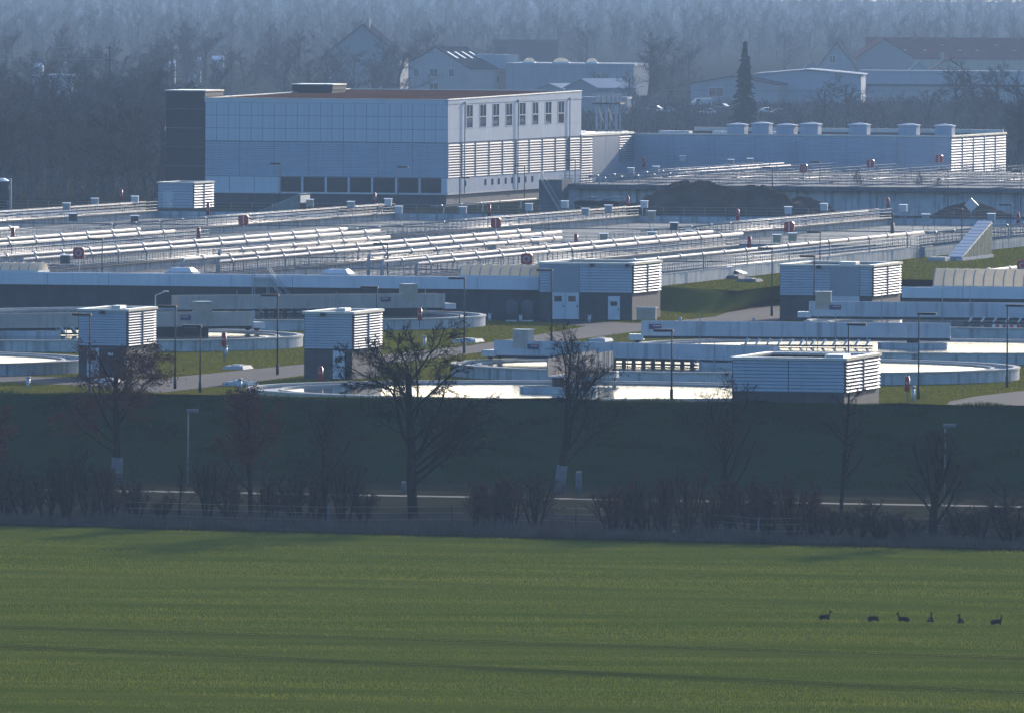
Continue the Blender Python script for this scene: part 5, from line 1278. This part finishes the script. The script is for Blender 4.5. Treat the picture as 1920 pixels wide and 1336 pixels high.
# ------------------------------------------------------------------ bare winter trees
class Tree:
    def __init__(s, seed, sides=(8, 6, 4, 3, 3), kids=(9, 6, 6, 5), lens=(.55, .5, .48, .5), seglen=(4, 4, 3, 2, 2), ang=(35, 42, 45, 45), up=(.25, .18, .1, .05), twig=.011, trunk_frac=.28, wob=.16, first=.0):
        s.g = random.Random(seed); s.sides, s.kids, s.lens, s.seg, s.ang, s.up, s.twig, s.tf, s.wob, s.first = sides, kids, lens, seglen, ang, up, twig, trunk_frac, wob, first
        s.wood = MB(); s.fine = MB(); s.tips = []
    def rnd(s, d, deg):
        ax = d.orthogonal().normalized(); ax.rotate(Matrix.Rotation(s.g.uniform(0, 2*math.pi), 3, d))
        v = d.copy(); v.rotate(Matrix.Rotation(R(deg), 3, ax)); return v
    def branch(s, p, d, ln, r, lev):
        n = s.seg[lev]; pts = [(p.copy(), r, d.copy())]; rt = max(s.twig * .6, r * (.45 if lev else .55))
        for k in range(n):
            d = (d + Vector((s.g.gauss(0, s.wob), s.g.gauss(0, s.wob), s.g.gauss(0, s.wob) + s.up[min(lev, len(s.up)-1)]))).normalized() if lev else (d + Vector((s.g.gauss(0, .04), s.g.gauss(0, .04), .1))).normalized()
            q = p + d * (ln / n); r1 = r + (rt - r) / (n - k)
            (s.wood if lev < 2 else s.fine).tube(p, q, r, r1, s.sides[min(lev, len(s.sides)-1)], cap=False)
            p, r = q, r1; pts.append((p.copy(), r, d.copy()))
        if lev >= len(s.kids): s.tips.append(p); return
        nk = s.kids[lev]
        for i in range(nk):
            f = (s.tf + (1 - s.tf) * (i + s.g.random()) / nk) if lev == 0 else (.22 + .78 * (i + s.g.random()) / nk)
            x = f * n; k = min(n - 1, int(x)); a, b = pts[k], pts[k + 1]; q = a[0].lerp(b[0], x - k); rr = a[1] + (b[1] - a[1]) * (x - k)
            dd = s.rnd(a[2], s.ang[lev] * s.g.uniform(.6, 1.25))
            l2 = ln * s.lens[lev] * s.g.uniform(.7, 1.15) * ((1.15 - .45 * f) if lev == 0 else (1.1 - .5 * f))
            s.branch(q, dd, l2, max(s.twig, rr * s.g.uniform(.34, .52)), lev + 1)
    def make(s, h, r, d=Vector((0, 0, 1)), base=Vector((0, 0, 0))):
        s.branch(base, d, h, r, 0); return s
def fit(T, h, half=None):
    """scale so that the crown is h tall (and half wide)"""
    allv = T.wood.v + T.fine.v; zm = max(v[2] for v in allv); k = h / zm
    xm = sorted(abs(v[0]) for v in allv)[int(len(allv) * .985)]; kx = (half / xm) if half else k
    for mb in (T.wood, T.fine): mb.v = [(v[0]*kx, v[1]*kx, v[2]*k) for v in mb.v]
    T.tips = [Vector((v[0]*kx, v[1]*kx, v[2]*k)) for v in T.tips]
    return T
def fastmesh(mb, name, m):
    me = bpy.data.meshes.new(name); me.from_pydata(mb.v, [], mb.f); me.materials.append(M[m]); return me
def leaves(T, n, size, m, seed, zmin=0, zmax=99, prob=None):
    g = np.random.default_rng(seed); tips = np.array([tuple(p) for p in T.tips if zmin < p.z < zmax]); 
    c = tips[g.integers(0, len(tips), n)] + g.normal(0, .22, (n, 3))
    a = g.normal(0, 1, (n, 3)); a /= np.linalg.norm(a, axis=1)[:, None]; b = np.cross(a, g.normal(0, 1, (n, 3))); b /= np.linalg.norm(b, axis=1)[:, None]
    s_ = size * g.uniform(.6, 1.3, (n, 1))
    v = np.stack([c - a * s_ * .5, c + b * s_ * .6, c + a * s_ * .5], 1)
    return tri_mesh('leaves', v.reshape(-1, 3), m)
ZV = ZF + .12
def near_tree(label, px, yb, yt, half, seed, r, name='bare_tree', wash=None, leaf=0, leafz=(0, 99), twigm='twig', lean=0.0, **kw):
    p = G(px, yb, ZV); h = wz(p, yt) - ZV; hw = half * (p.y - CAMY) / FPX
    T0 = Tree(seed, **{**kw, 'kids': tuple(kw['kids'][:2])}).make(h * .8, r); x0 = sorted(abs(v[0]) for v in T0.wood.v + T0.fine.v); kx = hw / x0[int(len(x0) * .97)]
    kw['twig'] = kw.get('twig', .014) / max(.35, kx)
    T = fit(Tree(seed, **kw).make(h * .8, r / max(.35, kx)), h, hw)
    t = thing_w(name, label, 'tree', p, 0, 'trees of the roadside row')
    MBt = T.wood; o = inst('trunk', fastmesh(MBt, 'trunk', 'bark'), t)
    c = inst('crown', fastmesh(T.fine, 'crown', twigm), t); c['kind'] = 'stuff'
    if wash:
        hz = wz(p, wash) - ZV; c1 = sum((Vector(v) for v in T.wood.v[8:16]), Vector()) / 8; MB().tube((0, 0, .02), c1 * (hz / c1.z), r * 1.25, r * 1.08, n=14).build('whitewash', 'whitewash', t, True)
    if leaf: q = inst('leaves', leaves(T, leaf, .16, 'brown_leaf', seed, *leafz), t); q['kind'] = 'stuff'
    return t
near_tree('large bare tree with dark trunk standing at the field edge', 775, 977, 588, 150, 11, .38, twigm='twig_dark', kids=(15, 10, 8, 7), ang=(55, 46, 45, 45), trunk_frac=.20, lens=(.62, .5, .46, .5), up=(.22, .12, .06, .03), twig=.021)
near_tree('bare vase-shaped tree with a whitewashed trunk base', 1048, 925, 604, 120, 23, .34, wash=872, twigm='twig_dark', kids=(12, 8, 7, 6), ang=(30, 36, 42, 45), trunk_frac=.2, lens=(.68, .5, .48, .5), up=(.4, .25, .12, .05), twig=.021)
near_tree('brown-leaved tree with a whitewashed trunk below the left small hut', 218, 912, 640, 112, 31, .36, wash=857, leaf=7000, kids=(12, 8, 7, 6), ang=(52, 46, 45, 45), trunk_frac=.30, twigm='twig_red', twig=.021)
near_tree('reddish tree with forked trunk left of the big bare tree', 470, 968, 722, 62, 47, .24, leaf=6000, kids=(13, 8, 6, 6), ang=(34, 40, 45, 45), trunk_frac=.15, twigm='twig_red', up=(.4, .25, .1, .05), twig=.021)
near_tree('reddish tree cut by the left edge', -25, 955, 715, 62, 53, .26, leaf=6000, kids=(12, 8, 6, 6), ang=(45, 42, 45, 45), trunk_frac=.2, twigm='twig_red', twig=.021)
near_tree('faint bare tree below the wide doorless hut', 1365, 985, 690, 75, 61, .17, kids=(13, 8, 6, 6), ang=(38, 42, 45, 45), trunk_frac=.22, up=(.35, .2, .1, .05))
near_tree('slender straight bare tree on the right', 1577, 958, 700, 48, 67, .17, kids=(22, 6, 5, 4), lens=(.30, .45, .48, .5), ang=(62, 48, 45, 45), trunk_frac=.18, up=(.12, .12, .08, .05))
near_tree('low forked bare tree at the right end of the hedge', 1750, 1014, 792, 72, 71, .26, kids=(12, 8, 7, 6), ang=(45, 44, 45, 45), trunk_frac=.16, lens=(.65, .52, .48, .5))
near_tree('thin bare tree between the big bare tree and the reddish one', 612, 985, 745, 70, 83, .15, kids=(13, 8, 6, 6), ang=(36, 42, 45, 45), trunk_frac=.15, up=(.35, .2, .1, .05))
near_tree('bare sapling beside the left road lamp', 335, 975, 850, 34, 89, .09, kids=(12, 6, 5), lens=(.45, .45, .5), ang=(36, 42, 45), trunk_frac=.2)
near_tree('bare brushy tree at the right edge of the hedge', 1885, 1010, 880, 60, 97, .16, kids=(12, 7, 6, 4), ang=(40, 44, 45, 45), trunk_frac=.1)
# shrubs of the hedge: many stems from one root
def shrub_mesh(seed, stems, twigm):
    g = random.Random(seed); W = MB(); Fm = MB()
    for k in range(stems):
        T = Tree(seed * 31 + k, kids=(9, 6, 4), lens=(.42, .48, .5), seglen=(5, 3, 2, 2), ang=(34, 40, 45), up=(.2, .15, .1), twig=.014, trunk_frac=.15, wob=.15)
        a = g.uniform(0, 6.28); ti = g.uniform(.05, .42)
        T.make(g.uniform(2.0, 3.2), .055, Vector((math.cos(a) * ti, math.sin(a) * ti, 1)).normalized(), Vector((math.cos(a) * .35 * g.random(), math.sin(a) * .35 * g.random(), 0)))
        for src, dst in ((T.wood, W), (T.fine, Fm)):
            dst.add(src.v, src.f)
    zs = sorted(v[2] for v in Fm.v); zm = zs[int(len(zs) * .985)]; xs_ = sorted(abs(v[0]) for v in Fm.v); xm = xs_[int(len(xs_) * .96)]
    for mb in (W, Fm): mb.v = [(v[0] / xm, v[1] / xm, v[2] / zm) for v in mb.v]
    return fastmesh(W, 'stems', 'bark'), fastmesh(Fm, 'twigs', twigm)
SH = [shrub_mesh(3, 7, 'twig'), shrub_mesh(5, 8, 'twig_red'), shrub_mesh(8, 7, 'twig'), shrub_mesh(13, 9, 'twig_red')]
def place_shrub(k, px, yb, yt, hw, label, rz):
    p = G(px, yb, ZV); h = wz(p, yt) - ZV; sw = hw * (p.y - CAMY) / FPX
    t = thing_w('bare_shrub', label, 'shrub', p, rz, 'bare shrubs of the roadside hedge')
    inst('stems', SH[k][0], t, scale=(sw, sw, h)); c = inst('twigs', SH[k][1], t, scale=(sw, sw, h)); c['kind'] = 'stuff'
sl_ = [(8, 970, 850, 40, 0), (45, 972, 868, 40, 0), (85, 972, 850, 42, 2), (125, 973, 862, 40, 0), (165, 974, 846, 40, 2), (200, 976, 880, 36, 1), (255, 975, 905, 30, 0), (300, 976, 915, 28, 2),
       (388, 975, 862, 38, 0), (432, 975, 880, 34, 1), (500, 978, 872, 36, 1), (560, 980, 858, 40, 0), (590, 980, 872, 36, 2), (645, 983, 862, 40, 0), (682, 984, 880, 30, 2),
       (892, 990, 884, 34, 1), (922, 990, 892, 28, 3), (957, 990, 868, 38, 1), (1003, 991, 886, 36, 0),
       (1150, 998, 890, 34, 1), (1178, 999, 898, 28, 3), (1212, 1000, 888, 34, 0), (1248, 1000, 882, 36, 1), (1290, 1002, 872, 34, 3), (1330, 1003, 898, 36, 0), (1362, 1003, 888, 36, 1), (1402, 1005, 886, 40, 3), (1445, 1006, 905, 36, 1),
       (1490, 1008, 896, 40, 3), (1522, 1009, 902, 36, 1), (1560, 1010, 935, 40, 0), (1605, 1012, 940, 44, 2), (1650, 1013, 948, 40, 0), (1700, 1014, 945, 40, 2), (1790, 1016, 950, 44, 0), (1835, 1017, 945, 42, 2), (1900, 1018, 940, 44, 0), (1945, 1018, 950, 40, 1)]
def shrub_label(px, k):
    refs = [(0, 'left of the whitewashed left tree'), (300, 'between the left road lamp and the reddish forked tree'), (540, 'left of the big bare tree'), (870, 'between the big bare tree and the whitewashed tree'), (1120, 'right of the whitewashed tree'), (1380, 'below the wide doorless hut'), (1600, 'at the right end of the hedge')]
    r_ = [q for a_, q in refs if px >= a_ - 20][-1]
    return ('reddish ' if k in (1, 3) else 'grey-brown ') + 'bare shrub in the hedge ' + r_
g_sh = random.Random(41)
for i, (px, yb, yt, hw, k) in enumerate(sl_):
    hv = g_sh.uniform(.72, 1.08); place_shrub(k, px, yb, yb - (yb - yt) * hv, hw * g_sh.uniform(.8, 1.15), shrub_label(px, k), i * 1.3)
# pale stump and stone post under the bank
for px, yb, yt, wd, lab in ((1085, 927, 884, 12, 'pale cut-off trunk right of the whitewashed tree'), (757, 924, 903, 10, 'short pale stone left of the big bare trunk')):
    p = G(px, yb, ZV); h = wz(p, yt) - ZV; r = wd / 2 * (p.y - CAMY) / FPX
    t = thing_w('stump', lab, 'stump', p, 0); MB().tube((0, 0, 0), (0, 0, h), r * 1.1, r, n=12).build('trunk', 'whitewash', t, True); MB().tube((0, 0, h), (0, 0, h + .04), r * .98, r * .8, n=12).build('cut', 'tan_cabinet', t)
# wire fence at the verge
p0 = G(235, 978, ZV); t = thing_w('wire_fence', 'wire fence with slim posts along the verge', 'fence', p0, 0); pp = []
for px, yb, m, r in ((235, 978, 'dark_metal', .04), (383, 982, 'dark_metal', .04), (615, 988, 'whitewash', .08), (847, 987, 'dark_metal', .045), (1080, 990, 'dark_metal', .045), (1255, 996, 'dark_metal', .04), (1422, 1010, 'whitewash', .08), (1640, 1008, 'dark_metal', .045), (1830, 1012, 'dark_metal', .045)):
    q = G(px, yb, ZV) - p0; MB().tube((q.x, q.y, 0), (q.x, q.y, 1.45), r, n=7).build('post', m, t); pp.append(q)
for z in (.5, .95, 1.35):
    mb = MB()
    for a_, b_ in zip(pp[:-1], pp[1:]): mb.tube((a_.x, a_.y, z), (b_.x, b_.y, z), .008, n=3)
    mb.build('wire', 'galv', t)
for k, (px, yb) in enumerate(((1264, 999), (1283, 999))):
    p = G(px, yb, ZV); o = MB().ball((0, 0, .1), .14, .12, .11, 8, 5).build('litter', 'letter_white'); o.location = p; tag(o, ('left' if k == 0 else 'right') + ' one of two white scraps under the hedge', 'litter')

# ------------------------------------------------------------------ trees behind the plant
def far_proto(seed, h=16, twig=.032, kids=(15, 8, 8), ang=(40, 42, 45), tf=.12, hw=None, up=(.3, .18, .1)):
    T = Tree(seed, sides=(6, 4, 3, 3), kids=kids, lens=(.42, .5, .5), seglen=(5, 4, 3, 2), ang=ang, up=up, twig=twig, trunk_frac=tf)
    T.make(h * .85, h * .016); return fit(T, h, hw or h * .30)
FT = [far_proto(101), far_proto(103, kids=(18, 9, 8), ang=(32, 40, 45), hw=3.6), far_proto(107, ang=(50, 44, 45), hw=6.0), far_proto(109, kids=(19, 8, 8), ang=(28, 38, 45), hw=3.0)]
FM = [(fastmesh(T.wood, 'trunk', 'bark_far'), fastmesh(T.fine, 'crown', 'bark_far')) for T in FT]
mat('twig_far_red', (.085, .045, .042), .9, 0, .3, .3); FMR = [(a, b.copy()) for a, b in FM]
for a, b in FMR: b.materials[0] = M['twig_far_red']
GRP = 'bare trees behind the plant'
def far_tree(px, yb, yt, label, k, red=False, sq=1.0, z=0.0):
    p = G(px, yb, z); h = wz(p, yt) - z; s_ = h / 16
    t = thing_w('bare_tree', label, 'tree', p, random.uniform(0, 6.28), GRP)
    a, b = (FMR if red else FM)[k]
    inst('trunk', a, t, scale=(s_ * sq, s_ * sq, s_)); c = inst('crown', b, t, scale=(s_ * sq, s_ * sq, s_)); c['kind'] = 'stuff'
g = random.Random(77)
for i in range(44):                                   # left of the hall
    row = i % 3; px = -20 + (i // 3) * 23.5 + g.uniform(-9, 9); yb = (372, 330, 290)[row] + g.uniform(-12, 8); yt = yb - g.uniform(150, 215) * (1.0, .92, .85)[row]
    far_tree(px, yb, yt, ('front', 'middle', 'back')[row] + ' row ' + ('left edge ' if px < 90 else 'middle ' if px < 200 else 'right edge ') + 'bare tree in the wood left of the dark stair tower', g.randrange(4), g.random() < .25, g.uniform(.9, 1.4))
for i in range(46):                                   # upper left, behind
    px = -30 + i * 21 + g.uniform(-10, 10); yb = g.uniform(170, 235); yt = yb - g.uniform(95, 150)
    if 748 < px < 960: yb = 165
    far_tree(px, yb, yt, ('hazy bare tree above the left half of the white hall roof' if px < 560 else 'hazy bare tree around the gabled houses behind the hall') if px > 300 else 'hazy bare tree above the left wood', g.randrange(4), g.random() < .15, g.uniform(.9, 1.3))
for px, yb, yt, k, red, sq in ((700, 186, 95, 2, 1, 1.1), (730, 188, 112, 0, 1, 1), (662, 186, 80, 0, 0, 1), (1100, 150, 40, 0, 0, 1), (1215, 205, 55, 1, 0, 1.3), (1255, 200, 80, 2, 0, 1), (1290, 190, 70, 0, 0, 1), (1180, 205, 130, 2, 0, 1.0),
                               (1130, 196, 122, 2, 0, .9), (970, 186, 140, 2, 1, .8), (1470, 140, 50, 0, 0, 1.2), (1545, 250, 150, 2, 0, 1.0), (1590, 245, 138, 2, 0, 1.2), (1625, 250, 175, 2, 1, 1.3), (1660, 250, 180, 2, 1, 1.3), (1500, 250, 190, 2, 0, 1.2), (1700, 250, 170, 0, 0, 1),
                               (1740, 246, 150, 2, 0, 1.0), (1790, 246, 120, 0, 0, 1.2), (1830, 246, 106, 2, 0, 1.1), (1870, 248, 110, 0, 0, 1.2), (1905, 320, 150, 1, 0, 1.2), (1925, 330, 130, 0, 0, 1), (1850, 262, 160, 2, 0, 1.1), (1895, 290, 165, 2, 0, 1), (1240, 246, 180, 2, 0, .9), (1285, 248, 188, 2, 0, 1.1), (1460, 246, 196, 2, 0, 1.0),
                               (1180, 246, 196, 0, 0, 1.1), (1580, 160, 60, 1, 0, 1)):
    far_tree(px, yb, yt, ('reddish' if red else 'grey') + ' bare tree ' + (('behind the roof vents left of the dark conifer' if px < 1390 else 'behind the long blue-grey hall, right of the conifer' if px < 1720 else 'beyond the louvred end of the blue-grey hall') if px > 1170 else 'among the houses behind the white hall'), k, bool(red), sq)
# young trees before the raised basin
for px, yb, yt in ((1559, 396, 335), (1603, 395, 312), (1728, 397, 318), (1755, 400, 330), (1423, 345, 300)):
    far_tree(px, yb, yt, 'thin young tree in front of the raised basin wall', 3, False, .8)
# dark conifer
p = G(1396, 246); h = wz(p, 74); T = MB(); trunk = MB().tube((0, 0, 0), (0, 0, h * .97), h * .014, .03, n=7); gg = random.Random(5)
for k in range(46):
    z = h * (.06 + .93 * (k / 46)); rad = h * .19 * (1 - k / 46) ** .85 + .15; nb = 9
    for i in range(nb):
        a = gg.uniform(0, 6.28); rr = rad * gg.uniform(.65, 1.1); ca, sa = math.cos(a), math.sin(a)
        for q in range(5):
            f0 = q / 5; x0, z0 = rr * f0, z - rr * .35 * f0 + gg.uniform(-.1, .1); x1, z1 = rr * (f0 + .3), z - rr * .35 * (f0 + .3) + gg.uniform(-.2, .1); wd = .5 * (1.15 - f0)
            T.add([(x0*ca - wd*sa, x0*sa + wd*ca, z0 - .25), (x0*ca + wd*sa, x0*sa - wd*ca, z0 - .25), (x1*ca, x1*sa, z1), (x0*ca, x0*sa, z0 + .2)], [(0, 1, 3), (1, 2, 3), (2, 0, 3), (2, 1, 0)])
t = thing_w('conifer', 'tall dark conifer behind the roof vents on the right', 'tree', p, 0); trunk.build('trunk', 'bark', t); c = inst('crown', fastmesh(T, 'crown', 'needles'), t); c['kind'] = 'stuff'
# the far wood: one hazy mass of bare crowns
def tri_array(T):
    out = []
    for mb in (T.wood, T.fine):
        for f in mb.f: out += [mb.v[f[0]], mb.v[f[1]], mb.v[f[2]], mb.v[f[0]], mb.v[f[2]], mb.v[f[3]]]
    return np.array(out, dtype=np.float32)
FW = [tri_array(far_proto(sd, 24, .07, kids=(16, 6, 5), tf=.03, hw=7)) for sd in (201, 203, 207)]
rs = np.random.default_rng(9); parts = []
for row, (yb, n, hs) in enumerate(((114, 78, .60), (98, 80, .64), (82, 84, .70), (66, 88, .80), (50, 92, .92), (36, 96, 1.1), (24, 100, 1.2))):
    for i in range(n):
        px = -80 + 2080 * (i + rs.uniform(-.4, .4)) / n; p = G(px, yb + rs.uniform(-4, 4)); a = rs.uniform(0, 6.28); s_ = rs.uniform(.8, 1.2) * hs
        c_, d_ = math.cos(a), math.sin(a); v = FW[rs.integers(0, 3)]; w_ = np.empty_like(v)
        w_[:, 0] = (v[:, 0] * c_ - v[:, 1] * d_) * s_ + p.x; w_[:, 1] = (v[:, 0] * d_ + v[:, 1] * c_) * s_ + p.y; w_[:, 2] = v[:, 2] * s_; parts.append(w_)
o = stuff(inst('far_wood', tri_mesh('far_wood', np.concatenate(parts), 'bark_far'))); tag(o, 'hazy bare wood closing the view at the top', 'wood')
# hedge line and undergrowth along the back of the plant
def ug(x, q): return (905 + q * 1500) if x < -48 else ((1175 + q * 1300) if x > 8 else 1500 + q * 1000)
me = blades('undergrowth', 45000, (-150, 170), ug, 0, 1.2, 3.6, .45, 'bark_far', 15, .35)
o = stuff(inst('undergrowth', me)); tag(o, 'brown undergrowth between the trees behind the plant', 'undergrowth')

# ------------------------------------------------------------------ resting deer in the field
def skin(verts, edges, rad, root=0):
    me = bpy.data.meshes.new('body'); me.from_pydata(verts, edges, []); o = bpy.data.objects.new('tmp', me); COL.objects.link(o)
    m1 = o.modifiers.new('s', 'SKIN'); sv = me.skin_vertices[0].data
    for i, r in enumerate(rad): sv[i].radius = r if isinstance(r, tuple) else (r, r); sv[i].use_root = (i == root)
    m2 = o.modifiers.new('d', 'SUBSURF'); m2.levels = 2; m2.render_levels = 2
    dg = bpy.context.evaluated_depsgraph_get(); ev = o.evaluated_get(dg); out = bpy.data.meshes.new_from_object(ev)
    bpy.data.objects.remove(o); out.polygons.foreach_set('use_smooth', [True] * len(out.polygons)); out.materials.clear(); out.materials.append(M['fur']); return out
def deer(px, yb, label, rz, pose, s=.68):
    p = G(px, yb + 2, ZF + .08)
    # lying body along +x: rump at -x, chest at +x
    V_ = [(-.05, 0, .24), (-.30, 0, .25), (-.48, 0, .20), (.20, 0, .26), (.36, 0, .27)]; E_ = [(0, 1), (1, 2), (0, 3), (3, 4)]; Rd = [(.17, .19), (.18, .19), (.10, .11), (.16, .19), (.12, .15)]
    def chain(pts, rads, frm):
        k = frm
        for q, r in zip(pts, rads): V_.append(q); Rd.append(r); E_.append((k, len(V_) - 1)); k = len(V_) - 1
        return k
    if pose == 'up':      hd = chain([(.45, 0, .42), (.50, 0, .60), (.54, 0, .70)], [.075, .058, .062], 4); chain([(.64, 0, .67), (.73, 0, .63)], [.045, .028], hd); he = (.52, .70)
    elif pose == 'low':   hd = chain([(.42, .16, .30), (.30, .28, .22), (.18, .31, .16)], [.075, .06, .06], 4); chain([(.08, .31, .11)], [.03], hd); he = (.2, .18)
    elif pose == 'turn':  hd = chain([(.44, 0, .42), (.47, .02, .60), (.47, .04, .70)], [.075, .058, .062], 4); chain([(.44, .14, .67), (.42, .22, .63)], [.045, .028], hd); he = (.47, .70)
    if pose != 'low':
        chain([(he[0] - .03, .07, he[1] + .10), (he[0] - .05, .10, he[1] + .19)], [.025, .012], hd); chain([(he[0] - .03, -.07, he[1] + .10), (he[0] - .05, -.10, he[1] + .19)], [.025, .012], hd)
    for sy in (-1, 1):    # folded legs: hind knee forward, front wrist tucked under the chest
        chain([(-.22, sy * .19, .14), (-.08, sy * .23, .07), (-.30, sy * .24, .035), (-.42, sy * .22, .03)], [.075, .045, .028, .022], 1)
        chain([(.34, sy * .14, .13), (.47, sy * .14, .05), (.28, sy * .15, .03)], [.055, .032, .022], 4)
    me = skin(V_, E_, Rd)
    t = thing_w('deer', label, 'deer', p, rz, 'deer resting in the wheat'); t.scale = (s, s, s)
    inst('body', me, t)
    MB().ball((-.555, 0, .24), .035, .09, .10, 8, 6).build('rump_patch', 'fur_pale', t, True)
    return t
deer(1545, 1159, 'leftmost resting deer, head raised to the right', R(-8), 'up', .68)
deer(1637, 1162, 'second resting deer, curled up with its head down', R(12), 'low', .72)
deer(1695, 1163, 'third resting deer from the left, facing left with raised head', R(188), 'up', .68)
deer(1745, 1164, 'fourth resting deer, seen end on with raised head', R(82), 'up', .70)
deer(1801, 1166, 'fifth resting deer, seen end on and slightly smaller', R(102), 'turn', .66)
deer(1867, 1168, 'rightmost resting deer, looking back over its shoulder to the right', R(-10), 'turn', .68)

# ------------------------------------------------------------------ haze
mb = MB().box(-3100, 3100, -2700, 14100, -8, 46)
hz = mb.build('haze', None); stuff(hz)
m = bpy.data.materials.new('haze'); m.use_nodes = True; nt = m.node_tree; nt.nodes.clear()
out = nt.nodes.new('ShaderNodeOutputMaterial'); pv = nt.nodes.new('ShaderNodeVolumePrincipled')
pv.inputs['Color'].default_value = (.53, .74, 1.0, 1); pv.inputs['Density'].default_value = HAZE; pv.inputs['Anisotropy'].default_value = 0.08
nt.links.new(pv.outputs[0], out.inputs['Volume']); hz.data.materials.append(m); M['haze'] = m
tag(hz, 'thin blue winter haze over the whole plain', 'haze')
